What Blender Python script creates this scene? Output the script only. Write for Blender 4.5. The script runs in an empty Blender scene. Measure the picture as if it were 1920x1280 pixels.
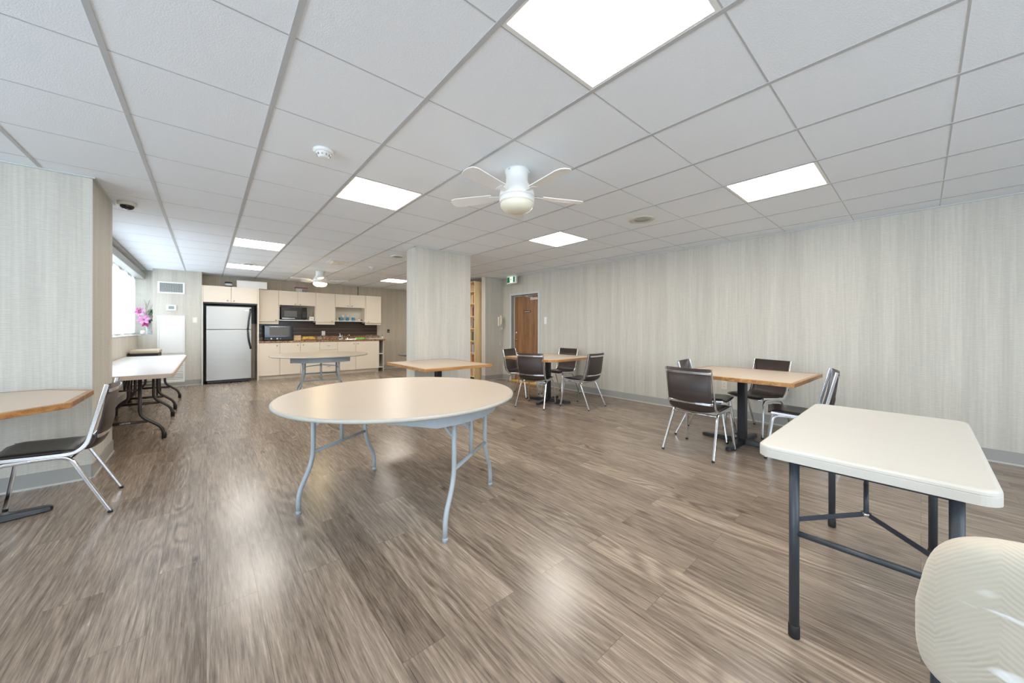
import bpy, bmesh, math, random
from mathutils import Vector, Matrix
random.seed(7)
PI = math.pi
S = bpy.context.scene
COL = S.collection
# ------------------------------------------------------------------ camera, world, light, exposure
H = 1.205            # camera height
CH = 2.42            # ceiling height
cd = bpy.data.cameras.new('camera'); cam = bpy.data.objects.new('camera', cd); COL.objects.link(cam)
cd.sensor_width = 36.0; cd.lens = 662.6 / 1920 * 36.0
cd.shift_y = (616.6 - 640.0) / 1920.0
cd.clip_start = 0.05
YAW = 0.7122
cam.location = (0, 0, H)
cam.rotation_euler = (Matrix.Rotation(-YAW, 4, 'Z') @ Matrix.Rotation(PI / 2, 4, 'X') @ Matrix.Rotation(0.0017, 4, 'Z')).to_euler()
S.camera = cam
w = bpy.data.worlds.new('world'); S.world = w; w.use_nodes = True
w.node_tree.nodes['Background'].inputs[0].default_value = (0.80, 0.90, 1.0, 1)
w.node_tree.nodes['Background'].inputs[1].default_value = 2.2
S.view_settings.view_transform = 'Standard'
S.view_settings.look = 'None'
S.view_settings.gamma = 1.0
S.view_settings.use_curve_mapping = False
S.view_settings.exposure = 0.82
S.cycles.use_denoising = True
S.cycles.max_bounces = 10
S.cycles.diffuse_bounces = 6
S.cycles.sample_clamp_indirect = 6.0
PANEL = 14.0          # brightness of the ceiling light panels


def area(name, loc, rot, sx, sy, power, color):
    l = bpy.data.lights.new(name, 'AREA'); l.shape = 'RECTANGLE'; l.size = sx; l.size_y = sy
    l.energy = power; l.color = color
    o = bpy.data.objects.new(name, l); COL.objects.link(o); o.location = loc; o.rotation_euler = rot
    return o


# daylight coming in through the windows (each stands outside its pane)
area('window_daylight', (-1.55, 8.3, 1.7), (0, -PI / 2, 0), 1.3, 4.4, 75, (0.82, 0.91, 1.0))
area('window_daylight', (-3.75, 0.6, 1.5), (0, -PI / 2, 0), 1.6, 5.6, 78, (0.60, 0.80, 1.0))
area('window_daylight', (0.6, -3.75, 1.5), (PI / 2, 0, 0), 6.0, 1.6, 55, (0.60, 0.80, 1.0))  # cool fill from the unseen rear window, added for its light


# ------------------------------------------------------------------ materials
def M_(name):
    m = bpy.data.materials.new(name); m.use_nodes = True
    nt = m.node_tree
    return m, nt, nt.nodes['Principled BSDF']


def N(nt, t, **kw):
    n = nt.nodes.new(t)
    for k, v in kw.items():
        if k.startswith('i_'):
            n.inputs[k[2:].replace('_', ' ')].default_value = v
        else:
            setattr(n, k, v)
    return n


def L(nt, a, b): nt.links.new(a, b)


def rgba(c): return (c[0], c[1], c[2], 1)


def plain(name, c, rough=0.5, metal=0.0, noise=0.06, scale=30, bump=0.0, spec=0.5, trans=0.0, stretch=(1, 1, 1), coat=0.0, sheen=0.0):
    m, nt, p = M_(name)
    p.inputs['Roughness'].default_value = rough; p.inputs['Metallic'].default_value = metal
    p.inputs['Specular IOR Level'].default_value = spec
    p.inputs['Coat Weight'].default_value = coat
    p.inputs['Sheen Weight'].default_value = sheen
    if trans: p.inputs['Transmission Weight'].default_value = trans
    tc = N(nt, 'ShaderNodeTexCoord'); mp = N(nt, 'ShaderNodeMapping'); mp.inputs['Scale'].default_value = stretch
    L(nt, tc.outputs['Object'], mp.inputs['Vector'])
    nz = N(nt, 'ShaderNodeTexNoise', i_Scale=scale, i_Detail=4.0)
    L(nt, mp.outputs[0], nz.inputs['Vector'])
    mx = N(nt, 'ShaderNodeMix', data_type='RGBA')
    mx.inputs['A'].default_value = rgba([max(0, v * (1 - noise)) for v in c])
    mx.inputs['B'].default_value = rgba([min(1, v * (1 + noise)) for v in c])
    L(nt, nz.outputs['Fac'], mx.inputs['Factor']); L(nt, mx.outputs['Result'], p.inputs['Base Color'])
    if bump:
        b = N(nt, 'ShaderNodeBump', i_Strength=bump, i_Distance=0.002)
        L(nt, nz.outputs['Fac'], b.inputs['Height']); L(nt, b.outputs[0], p.inputs['Normal'])
    return m


def emis(name, c, s):
    m, nt, p = M_(name)
    p.inputs['Base Color'].default_value = rgba(c); p.inputs['Emission Color'].default_value = rgba(c)
    p.inputs['Emission Strength'].default_value = s
    return m


def floor_mat():
    m, nt, p = M_('vinyl_plank')
    tc = N(nt, 'ShaderNodeTexCoord'); sp = N(nt, 'ShaderNodeSeparateXYZ'); L(nt, tc.outputs['Object'], sp.inputs[0])
    cb = N(nt, 'ShaderNodeCombineXYZ'); L(nt, sp.outputs['Y'], cb.inputs['X']); L(nt, sp.outputs['X'], cb.inputs['Y'])
    br = N(nt, 'ShaderNodeTexBrick', offset=0.37, offset_frequency=2)
    br.inputs['Color1'].default_value = (0, 0, 0, 1); br.inputs['Color2'].default_value = (1, 1, 1, 1)
    br.inputs['Mortar'].default_value = (0.5, 0.5, 0.5, 1)
    br.inputs['Scale'].default_value = 1.0; br.inputs['Brick Width'].default_value = 1.22; br.inputs['Row Height'].default_value = 0.178
    br.inputs['Mortar Size'].default_value = 0.0008; br.inputs['Mortar Smooth'].default_value = 0.3
    L(nt, cb.outputs[0], br.inputs['Vector'])
    # each plank shifts the grain
    sc = N(nt, 'ShaderNodeVectorMath', operation='MULTIPLY'); L(nt, tc.outputs['Object'], sc.inputs[0]); sc.inputs[1].default_value = (1, 0.125, 1)
    off = N(nt, 'ShaderNodeVectorMath', operation='MULTIPLY_ADD'); L(nt, br.outputs['Color'], off.inputs[0]); off.inputs[1].default_value = (9.1, 17.3, 5.7)
    L(nt, sc.outputs[0], off.inputs[2])
    big = N(nt, 'ShaderNodeTexNoise', i_Scale=5.5, i_Detail=2.0, i_Roughness=0.45, i_Distortion=0.5); L(nt, off.outputs[0], big.inputs['Vector'])
    mul = N(nt, 'ShaderNodeMath', operation='MULTIPLY'); L(nt, big.outputs['Fac'], mul.inputs[0]); mul.inputs[1].default_value = 75.0
    sn = N(nt, 'ShaderNodeMath', operation='SINE'); L(nt, mul.outputs[0], sn.inputs[0])
    rg = N(nt, 'ShaderNodeMapRange'); L(nt, sn.outputs[0], rg.inputs['Value'])
    rg.inputs['From Min'].default_value = -1; rg.inputs['From Max'].default_value = 1
    fine = N(nt, 'ShaderNodeTexNoise', i_Scale=75.0, i_Detail=5.0, i_Roughness=0.65)
    fs = N(nt, 'ShaderNodeVectorMath', operation='MULTIPLY'); L(nt, off.outputs[0], fs.inputs[0]); fs.inputs[1].default_value = (1, 0.42, 1)
    L(nt, fs.outputs[0], fine.inputs['Vector'])
    # mask: the ringed figure only shows here and there
    msk = N(nt, 'ShaderNodeTexNoise', i_Scale=3.2, i_Detail=1.0); L(nt, off.outputs[0], msk.inputs['Vector'])
    mr = N(nt, 'ShaderNodeMapRange'); L(nt, msk.outputs['Fac'], mr.inputs['Value']); mr.inputs['From Min'].default_value = 0.47; mr.inputs['From Max'].default_value = 0.68
    mr.inputs['To Max'].default_value = 0.30; mr.inputs['To Min'].default_value = 0.02
    comb = N(nt, 'ShaderNodeMix', data_type='FLOAT'); L(nt, mr.outputs[0], comb.inputs['Factor']); L(nt, fine.outputs['Fac'], comb.inputs['A']); L(nt, rg.outputs[0], comb.inputs['B'])
    st = N(nt, 'ShaderNodeVectorMath', operation='MULTIPLY'); L(nt, off.outputs[0], st.inputs[0]); st.inputs[1].default_value = (1, 0.35, 1)
    stn = N(nt, 'ShaderNodeTexNoise', i_Scale=210.0, i_Detail=3.0, i_Roughness=0.6); L(nt, st.outputs[0], stn.inputs['Vector'])
    cloud = N(nt, 'ShaderNodeTexNoise', i_Scale=2.3, i_Detail=3.0); L(nt, off.outputs[0], cloud.inputs['Vector'])
    ad = N(nt, 'ShaderNodeMath', operation='MULTIPLY_ADD'); L(nt, cloud.outputs['Fac'], ad.inputs[0]); ad.inputs[1].default_value = 0.40
    sa = N(nt, 'ShaderNodeMath', operation='MULTIPLY_ADD'); L(nt, stn.outputs['Fac'], sa.inputs[0]); sa.inputs[1].default_value = 0.42
    cm2 = N(nt, 'ShaderNodeMath', operation='MULTIPLY_ADD'); L(nt, comb.outputs['Result'], cm2.inputs[0]); cm2.inputs[1].default_value = 0.56; cm2.inputs[2].default_value = 0.005
    L(nt, cm2.outputs[0], sa.inputs[2]); L(nt, sa.outputs[0], ad.inputs[2])
    pl = N(nt, 'ShaderNodeMath', operation='MULTIPLY_ADD'); L(nt, br.outputs['Color'], pl.inputs[0]); pl.inputs[1].default_value = 0.04
    L(nt, ad.outputs[0], pl.inputs[2])
    ramp = N(nt, 'ShaderNodeValToRGB'); L(nt, pl.outputs[0], ramp.inputs[0])
    e = ramp.color_ramp.elements
    e[0].position = 0.45; e[0].color = (0.055, 0.038, 0.027, 1)
    e[1].position = 1.16; e[1].color = (0.50, 0.40, 0.31, 1)
    a = e.new(0.615); a.color = (0.162, 0.121, 0.090, 1)
    a = e.new(0.79); a.color = (0.305, 0.236, 0.180, 1)
    ramp.color_ramp.elements[-1].position = 0.96
    # knots
    vs = N(nt, 'ShaderNodeVectorMath', operation='MULTIPLY'); L(nt, tc.outputs['Object'], vs.inputs[0]); vs.inputs[1].default_value = (2.2, 1.0, 1)
    vo = N(nt, 'ShaderNodeTexVoronoi', voronoi_dimensions='2D', i_Scale=1.0, i_Randomness=1.0); L(nt, vs.outputs[0], vo.inputs['Vector'])
    kd = N(nt, 'ShaderNodeMath', operation='MULTIPLY_ADD'); L(nt, fine.outputs['Fac'], kd.inputs[0]); kd.inputs[1].default_value = 0.11; L(nt, vo.outputs['Distance'], kd.inputs[2])
    kr = N(nt, 'ShaderNodeMapRange'); L(nt, kd.outputs[0], kr.inputs['Value']); kr.inputs['From Min'].default_value = 0.065; kr.inputs['From Max'].default_value = 0.115
    kr.inputs['To Min'].default_value = 0.85; kr.inputs['To Max'].default_value = 0.0
    ks = N(nt, 'ShaderNodeSeparateColor'); L(nt, vo.outputs['Color'], ks.inputs[0])
    kg = N(nt, 'ShaderNodeMapRange'); L(nt, ks.outputs[0], kg.inputs['Value']); kg.inputs['From Min'].default_value = 0.45; kg.inputs['From Max'].default_value = 0.95
    kk = N(nt, 'ShaderNodeMath', operation='MULTIPLY'); L(nt, kr.outputs[0], kk.inputs[0]); L(nt, kg.outputs[0], kk.inputs[1])
    km = N(nt, 'ShaderNodeMix', data_type='RGBA'); L(nt, kk.outputs[0], km.inputs['Factor']); L(nt, ramp.outputs[0], km.inputs['A']); km.inputs['B'].default_value = (0.028, 0.02, 0.016, 1)
    gm = N(nt, 'ShaderNodeMix', data_type='RGBA'); L(nt, br.outputs['Fac'], gm.inputs['Factor']); L(nt, km.outputs['Result'], gm.inputs['A']); gm.inputs['B'].default_value = (0.11, 0.085, 0.066, 1)
    L(nt, gm.outputs['Result'], p.inputs['Base Color'])
    rr = N(nt, 'ShaderNodeMapRange'); L(nt, comb.outputs['Result'], rr.inputs['Value']); rr.inputs['To Min'].default_value = 0.20; rr.inputs['To Max'].default_value = 0.30
    L(nt, rr.outputs[0], p.inputs['Roughness']); p.inputs['Specular IOR Level'].default_value = 0.6
    b = N(nt, 'ShaderNodeBump', i_Strength=0.12, i_Distance=0.001); L(nt, comb.outputs['Result'], b.inputs['Height'])
    b2 = N(nt, 'ShaderNodeBump', i_Strength=0.5, i_Distance=0.001, invert=True); L(nt, br.outputs['Fac'], b2.inputs['Height']); L(nt, b.outputs[0], b2.inputs['Normal'])
    L(nt, b2.outputs[0], p.inputs['Normal'])
    return m


def wallpaper(name, base, k=1.0):
    m, nt, p = M_(name)
    tc = N(nt, 'ShaderNodeTexCoord'); sp = N(nt, 'ShaderNodeSeparateXYZ'); L(nt, tc.outputs['Object'], sp.inputs[0])
    ad = N(nt, 'ShaderNodeMath', operation='ADD'); L(nt, sp.outputs['X'], ad.inputs[0]); L(nt, sp.outputs['Y'], ad.inputs[1])
    def cmb(sx, sz, seed):
        c = N(nt, 'ShaderNodeCombineXYZ'); a = N(nt, 'ShaderNodeMath', operation='MULTIPLY'); L(nt, ad.outputs[0], a.inputs[0]); a.inputs[1].default_value = sx
        z = N(nt, 'ShaderNodeMath', operation='MULTIPLY'); L(nt, sp.outputs['Z'], z.inputs[0]); z.inputs[1].default_value = sz
        L(nt, a.outputs[0], c.inputs['X']); L(nt, z.outputs[0], c.inputs['Y']); c.inputs['Z'].default_value = seed
        n = N(nt, 'ShaderNodeTexNoise', i_Scale=1.0, i_Detail=3.0); L(nt, c.outputs[0], n.inputs['Vector']); return n
    bands = cmb(9.0, 0.25, 1.0)      # soft vertical stripes
    thin = cmb(60.0, 1.5, 4.0)
    ribs = cmb(22.0, 90.0, 9.0)     # broken horizontal threads
    r1 = N(nt, 'ShaderNodeMapRange'); L(nt, bands.outputs['Fac'], r1.inputs['Value']); r1.inputs['From Min'].default_value = 0.36; r1.inputs['From Max'].default_value = 0.64
    mx = N(nt, 'ShaderNodeMix', data_type='RGBA'); L(nt, r1.outputs[0], mx.inputs['Factor'])
    mx.inputs['A'].default_value = rgba([v * 0.93 for v in base]); mx.inputs['B'].default_value = rgba([v * 1.04 for v in base])
    r2 = N(nt, 'ShaderNodeMapRange'); L(nt, thin.outputs['Fac'], r2.inputs['Value']); r2.inputs['From Min'].default_value = 0.35; r2.inputs['From Max'].default_value = 0.65
    r2.inputs['To Min'].default_value = 0.94; r2.inputs['To Max'].default_value = 1.04
    seg = cmb(17.0, 6.0, 12.0)
    zz = N(nt, 'ShaderNodeMath', operation='MULTIPLY_ADD'); L(nt, sp.outputs['Z'], zz.inputs[0]); zz.inputs[1].default_value = 2 * PI / 0.0125
    L(nt, seg.outputs['Fac'], zz.inputs[2]); sn = N(nt, 'ShaderNodeMath', operation='SINE'); L(nt, zz.outputs[0], sn.inputs[0])
    s0 = N(nt, 'ShaderNodeMapRange'); L(nt, sn.outputs[0], s0.inputs['Value']); s0.inputs['From Min'].default_value = 0.1; s0.inputs['From Max'].default_value = 0.95
    s1 = N(nt, 'ShaderNodeMapRange'); L(nt, ribs.outputs['Fac'], s1.inputs['Value']); s1.inputs['From Min'].default_value = 0.3; s1.inputs['From Max'].default_value = 0.6
    s2 = N(nt, 'ShaderNodeMath', operation='MULTIPLY'); L(nt, s0.outputs[0], s2.inputs[0]); L(nt, s1.outputs[0], s2.inputs[1])
    r3 = N(nt, 'ShaderNodeMapRange'); L(nt, s2.outputs[0], r3.inputs['Value']); r3.inputs['To Min'].default_value = 1.03; r3.inputs['To Max'].default_value = 0.83
    ml = N(nt, 'ShaderNodeMath', operation='MULTIPLY'); L(nt, r2.outputs[0], ml.inputs[0]); L(nt, r3.outputs[0], ml.inputs[1])
    vm = N(nt, 'ShaderNodeVectorMath', operation='SCALE'); L(nt, mx.outputs['Result'], vm.inputs[0]); L(nt, ml.outputs[0], vm.inputs['Scale'])
    L(nt, vm.outputs[0], p.inputs['Base Color'])
    p.inputs['Roughness'].default_value = 0.62; p.inputs['Specular IOR Level'].default_value = 0.3
    b = N(nt, 'ShaderNodeBump', i_Strength=0.25, i_Distance=0.001); L(nt, ribs.outputs['Fac'], b.inputs['Height']); L(nt, b.outputs[0], p.inputs['Normal'])
    return m


def wood(name, dark, light, scale=14, axis=1, rough=0.4):
    m, nt, p = M_(name)
    tc = N(nt, 'ShaderNodeTexCoord'); mp = N(nt, 'ShaderNodeMapping'); s = [1, 1, 1]; s[axis] = 0.08; mp.inputs['Scale'].default_value = s
    L(nt, tc.outputs['Object'], mp.inputs['Vector'])
    n1 = N(nt, 'ShaderNodeTexNoise', i_Scale=scale, i_Detail=5.0, i_Distortion=0.6); L(nt, mp.outputs[0], n1.inputs['Vector'])
    n2 = N(nt, 'ShaderNodeTexNoise', i_Scale=scale * 9, i_Detail=3.0); L(nt, mp.outputs[0], n2.inputs['Vector'])
    mu = N(nt, 'ShaderNodeMath', operation='MULTIPLY_ADD'); L(nt, n2.outputs['Fac'], mu.inputs[0]); mu.inputs[1].default_value = 0.5; L(nt, n1.outputs['Fac'], mu.inputs[2])
    r = N(nt, 'ShaderNodeValToRGB'); L(nt, mu.outputs[0], r.inputs[0])
    r.color_ramp.elements[0].position = 0.52; r.color_ramp.elements[0].color = rgba(dark)
    r.color_ramp.elements[1].position = 0.92; r.color_ramp.elements[1].color = rgba(light)
    L(nt, r.outputs[0], p.inputs['Base Color']); p.inputs['Roughness'].default_value = rough
    return m


def herringbone():
    m, nt, p = M_('herringbone_fabric')
    tc = N(nt, 'ShaderNodeTexCoord'); sp = N(nt, 'ShaderNodeSeparateXYZ'); L(nt, tc.outputs['Object'], sp.inputs[0])
    a = N(nt, 'ShaderNodeMath', operation='PINGPONG'); L(nt, sp.outputs['X'], a.inputs[0]); a.inputs[1].default_value = 0.075
    zz = N(nt, 'ShaderNodeMath', operation='ADD'); L(nt, sp.outputs['Z'], zz.inputs[0]); L(nt, sp.outputs['Y'], zz.inputs[1])
    nz = N(nt, 'ShaderNodeTexNoise', i_Scale=9.0, i_Detail=3.0); L(nt, tc.outputs['Object'], nz.inputs['Vector'])
    w1 = N(nt, 'ShaderNodeMath', operation='MULTIPLY_ADD'); L(nt, a.outputs[0], w1.inputs[0]); w1.inputs[1].default_value = 0.75; L(nt, zz.outputs[0], w1.inputs[2])
    w2 = N(nt, 'ShaderNodeMath', operation='MULTIPLY_ADD'); L(nt, nz.outputs['Fac'], w2.inputs[0]); w2.inputs[1].default_value = 0.035; L(nt, w1.outputs[0], w2.inputs[2])
    k = N(nt, 'ShaderNodeMath', operation='MULTIPLY'); L(nt, w2.outputs[0], k.inputs[0]); k.inputs[1].default_value = 620.0
    s = N(nt, 'ShaderNodeMath', operation='SINE'); L(nt, k.outputs[0], s.inputs[0])
    r = N(nt, 'ShaderNodeMapRange'); L(nt, s.outputs[0], r.inputs['Value']); r.inputs['From Min'].default_value = -1
    mk = N(nt, 'ShaderNodeMapRange'); L(nt, nz.outputs['Fac'], mk.inputs['Value']); mk.inputs['From Min'].default_value = 0.35; mk.inputs['From Max'].default_value = 0.7
    mk.inputs['To Min'].default_value = 0.0; mk.inputs['To Max'].default_value = 0.75
    mm = N(nt, 'ShaderNodeMath', operation='MULTIPLY'); L(nt, r.outputs[0], mm.inputs[0]); L(nt, mk.outputs[0], mm.inputs[1])
    mx = N(nt, 'ShaderNodeMix', data_type='RGBA'); L(nt, mm.outputs[0], mx.inputs['Factor'])
    mx.inputs['A'].default_value = (0.54, 0.475, 0.375, 1); mx.inputs['B'].default_value = (0.39, 0.34, 0.27, 1)
    # pale scuff marks
    sn = N(nt, 'ShaderNodeTexNoise', i_Scale=4.0, i_Detail=2.0, i_Distortion=1.2)
    mp = N(nt, 'ShaderNodeMapping'); mp.inputs['Scale'].default_value = (0.8, 1.5, 4.5); mp.inputs['Rotation'].default_value = (0, 0.5, 0)
    L(nt, tc.outputs['Object'], mp.inputs['Vector']); L(nt, mp.outputs[0], sn.inputs['Vector'])
    sr = N(nt, 'ShaderNodeMapRange'); L(nt, sn.outputs['Fac'], sr.inputs['Value']); sr.inputs['From Min'].default_value = 0.61; sr.inputs['From Max'].default_value = 0.67
    m2 = N(nt, 'ShaderNodeMix', data_type='RGBA'); L(nt, sr.outputs[0], m2.inputs['Factor']); L(nt, mx.outputs['Result'], m2.inputs['A']); m2.inputs['B'].default_value = (0.78, 0.76, 0.72, 1)
    L(nt, m2.outputs['Result'], p.inputs['Base Color']); p.inputs['Roughness'].default_value = 0.85; p.inputs['Sheen Weight'].default_value = 0.3
    b = N(nt, 'ShaderNodeBump', i_Strength=0.35, i_Distance=0.001); L(nt, r.outputs[0], b.inputs['Height']); L(nt, b.outputs[0], p.inputs['Normal'])
    return m


def granite():
    m, nt, p = M_('brown_granite_laminate')
    tc = N(nt, 'ShaderNodeTexCoord'); n = N(nt, 'ShaderNodeTexNoise', i_Scale=55.0, i_Detail=4.0); L(nt, tc.outputs['Object'], n.inputs['Vector'])
    r = N(nt, 'ShaderNodeValToRGB'); L(nt, n.outputs['Fac'], r.inputs[0]); e = r.color_ramp.elements
    e[0].position = 0.38; e[0].color = (0.06, 0.03, 0.018, 1); e[1].position = 0.66; e[1].color = (0.62, 0.42, 0.25, 1)
    q = e.new(0.52); q.color = (0.30, 0.15, 0.07, 1)
    L(nt, r.outputs[0], p.inputs['Base Color']); p.inputs['Roughness'].default_value = 0.3
    return m


def glass(name, c=(1, 1, 1), rough=0.0, alpha=0.25):
    m, nt, p = M_(name)
    p.inputs['Base Color'].default_value = rgba(c); p.inputs['Roughness'].default_value = rough + 0.03
    p.inputs['Alpha'].default_value = alpha; p.inputs['Specular IOR Level'].default_value = 0.8
    return m


def sheer():
    m, nt, p = M_('sheer_blind_fabric')
    out = nt.nodes['Material Output']; tr = N(nt, 'ShaderNodeBsdfTranslucent'); tr.inputs[0].default_value = (0.9, 0.93, 0.95, 1)
    df = N(nt, 'ShaderNodeBsdfDiffuse'); df.inputs[0].default_value = (0.85, 0.87, 0.88, 1)
    tp = N(nt, 'ShaderNodeBsdfTransparent'); tp.inputs[0].default_value = (1, 1, 1, 1)
    a = N(nt, 'ShaderNodeMixShader'); a.inputs[0].default_value = 0.35; L(nt, tr.outputs[0], a.inputs[1]); L(nt, df.outputs[0], a.inputs[2])
    b = N(nt, 'ShaderNodeMixShader'); b.inputs[0].default_value = 0.12; L(nt, a.outputs[0], b.inputs[1]); L(nt, tp.outputs[0], b.inputs[2])
    L(nt, b.outputs[0], out.inputs['Surface'])
    return m


MT = dict(
    floor=floor_mat(),
    wall=wallpaper('woven_wallpaper', (0.585, 0.555, 0.49)),
    wallk=wallpaper('woven_wallpaper_taupe', (0.54, 0.475, 0.38)),
    tile=plain('ceiling_tile', (0.86, 0.90, 0.945), 0.9, noise=0.05, scale=160, bump=0.6, spec=0.1),
    tee=plain('grid_tee', (0.50, 0.505, 0.51), 0.5, noise=0.03),
    base=plain('vinyl_baseboard', (0.34, 0.335, 0.31), 0.45, noise=0.05, scale=8),
    baselip=plain('baseboard_lip', (0.55, 0.54, 0.50), 0.35, noise=0.04),
    trimg=plain('grey_paint', (0.58, 0.60, 0.59), 0.45, noise=0.03),
    white=plain('white_enamel', (0.83, 0.83, 0.81), 0.35, noise=0.02),
    offwhite=plain('off_white_plastic', (0.74, 0.70, 0.60), 0.4, noise=0.02),
    beigepl=plain('beige_plastic', (0.60, 0.54, 0.44), 0.45, noise=0.03),
    darkgl=plain('dark_glass', (0.012, 0.012, 0.014), 0.08, noise=0.02, spec=0.7),
    black=plain('black_enamel', (0.016, 0.016, 0.018), 0.32, noise=0.1),
    blackr=plain('black_rubber', (0.012, 0.012, 0.013), 0.6, noise=0.1),
    brownmetal=plain('dark_brown_metal', (0.035, 0.028, 0.026), 0.3, noise=0.1),
    slate=plain('charcoal_powder_coat', (0.035, 0.042, 0.052), 0.42, noise=0.08),
    chrome=plain('chrome', (0.78, 0.78, 0.80), 0.16, metal=1.0, noise=0.03),
    steel=plain('brushed_steel', (0.50, 0.485, 0.455), 0.36, metal=0.75, noise=0.04, scale=40, stretch=(1, 1, 12)),
    vinyl=plain('brown_vinyl', (0.042, 0.028, 0.024), 0.42, noise=0.12, scale=120, bump=0.2),
    vinylb=plain('black_brown_vinyl', (0.022, 0.017, 0.016), 0.34, noise=0.12, scale=120, bump=0.15),
    lamt=plain('tan_laminate', (0.60, 0.475, 0.36), 0.30, noise=0.04, scale=300, bump=0.05),
    roundtop=plain('beige_laminate', (0.55, 0.46, 0.37), 0.30, noise=0.04, scale=5, stretch=(1, 6, 1)),
    rim=plain('rounded_vinyl_edge', (0.44, 0.42, 0.365), 0.4, noise=0.04),
    oak=wood('oak_edge', (0.25, 0.10, 0.028), (0.52, 0.26, 0.09), 20, 0, 0.35),
    doorw=wood('walnut_door_veneer', (0.17, 0.075, 0.026), (0.34, 0.17, 0.07), 16, 2, 0.38),
    maple=wood('maple_veneer', (0.62, 0.42, 0.19), (0.86, 0.66, 0.38), 10, 2, 0.4),
    bluegrey=plain('pale_blue_grey_enamel', (0.37, 0.405, 0.425), 0.38, noise=0.05),
    plastic=plain('textured_white_plastic', (0.55, 0.525, 0.475), 0.45, noise=0.05, scale=9, bump=0.15, stretch=(6, 1, 1)),
    foldtop=plain('white_grey_laminate', (0.72, 0.72, 0.73), 0.28, noise=0.05, scale=8, stretch=(1, 5, 1)),
    foldedge=plain('tan_plastic_edge', (0.55, 0.44, 0.34), 0.45, noise=0.05),
    cab=plain('cream_melamine', (0.78, 0.69, 0.575), 0.42, noise=0.05, scale=7, stretch=(1, 1, 9)),
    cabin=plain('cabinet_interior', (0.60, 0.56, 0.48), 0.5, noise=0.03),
    shadowline=plain('dark_gap_and_shade', (0.10, 0.085, 0.07), 0.7, noise=0.03),
    brass=plain('brass', (0.72, 0.45, 0.14), 0.25, metal=1.0, noise=0.03),
    bronze=plain('antique_nickel', (0.42, 0.36, 0.28), 0.3, metal=1.0, noise=0.05),
    splash=plain('dark_brown_backsplash', (0.060, 0.038, 0.030), 0.25, noise=0.35, scale=14, stretch=(0.2, 1, 5)),
    granite=granite(), herring=herringbone(), sheer=sheer(),
    beigefab=plain('beige_fabric', (0.52, 0.46, 0.35), 0.85, noise=0.08, scale=80, bump=0.2),
    green=plain('exit_green', (0.0, 0.30, 0.13), 0.4, noise=0.02),
    exitlit=emis('exit_panel_lit', (0.85, 1.0, 0.70), 1.1),
    diffuser=emis('panel_diffuser', (1.0, 0.94, 0.85), PANEL),
    globeon=emis('warm_globe', (1.0, 0.78, 0.42), 22.0),
    globe=plain('unlit_globe', (0.78, 0.75, 0.62), 0.3, noise=0.02),
    speaker=plain('grey_speaker_mesh', (0.36, 0.37, 0.38), 0.6, noise=0.2, scale=500),
    speakerring=plain('beige_speaker_ring', (0.62, 0.58, 0.50), 0.5, noise=0.02),
    windowgl=glass('window_glass', (0.9, 0.95, 1.0), 0.0, 0.06),
    glassc=glass('clear_glass', (0.95, 0.97, 1.0), 0.0, 0.22),
    clearpl=glass('clear_plastic', (0.92, 0.90, 0.85), 0.1, 0.16),
    ban=plain('yellow_bread', (0.72, 0.40, 0.03), 0.5, noise=0.35, scale=35),
    mapbox=plain('beech_box', (0.72, 0.52, 0.30), 0.5, noise=0.08, scale=20),
    blue=plain('blue_glaze', (0.05, 0.25, 0.42), 0.3, noise=0.1),
    lime=plain('lime_cloth', (0.22, 0.68, 0.06), 0.8, noise=0.15, scale=60),
    pink=plain('pink_petal', (0.58, 0.25, 0.46), 0.55, noise=0.35, scale=40),
    pinkd=plain('magenta_petal', (0.45, 0.04, 0.22), 0.55, noise=0.3, scale=40),
    leaf=plain('dark_green_leaf', (0.03, 0.14, 0.06), 0.5, noise=0.4, scale=40),
    twig=plain('dry_twig', (0.22, 0.15, 0.10), 0.8, noise=0.3),
    cream=plain('cream_ceramic', (0.72, 0.66, 0.52), 0.35, noise=0.08),
    gold=plain('golden_jar', (0.50, 0.30, 0.08), 0.35, noise=0.2),
    pewter=plain('dark_pewter', (0.10, 0.10, 0.10), 0.35, noise=0.3, scale=60),
    yellow=plain('yellow_tape', (0.80, 0.48, 0.02), 0.5, noise=0.05),
    mesh=plain('black_vent_mesh', (0.03, 0.03, 0.03), 0.6, noise=0.1),
    paper=plain('paper', (0.80, 0.76, 0.70), 0.7, noise=0.04),
    ovenglass=plain('smoked_oven_glass', (0.12, 0.11, 0.10), 0.3, noise=0.1),
    lcd=plain('grey_lcd', (0.28, 0.31, 0.30), 0.2, noise=0.02),
    stone=plain('grey_pebbles', (0.33, 0.32, 0.30), 0.6, noise=0.5, scale=70),
)
BOOKM = [plain('book_cover_' + n, c, 0.5, noise=0.06) for n, c in dict(
    red=(0.30, 0.03, 0.03), navy=(0.03, 0.05, 0.16), cream=(0.62, 0.56, 0.42), brown=(0.12, 0.05, 0.02), white=(0.7, 0.68, 0.64), green=(0.03, 0.12, 0.06), blue=(0.12, 0.22, 0.36), orange=(0.50, 0.20, 0.03)).items()]


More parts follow.
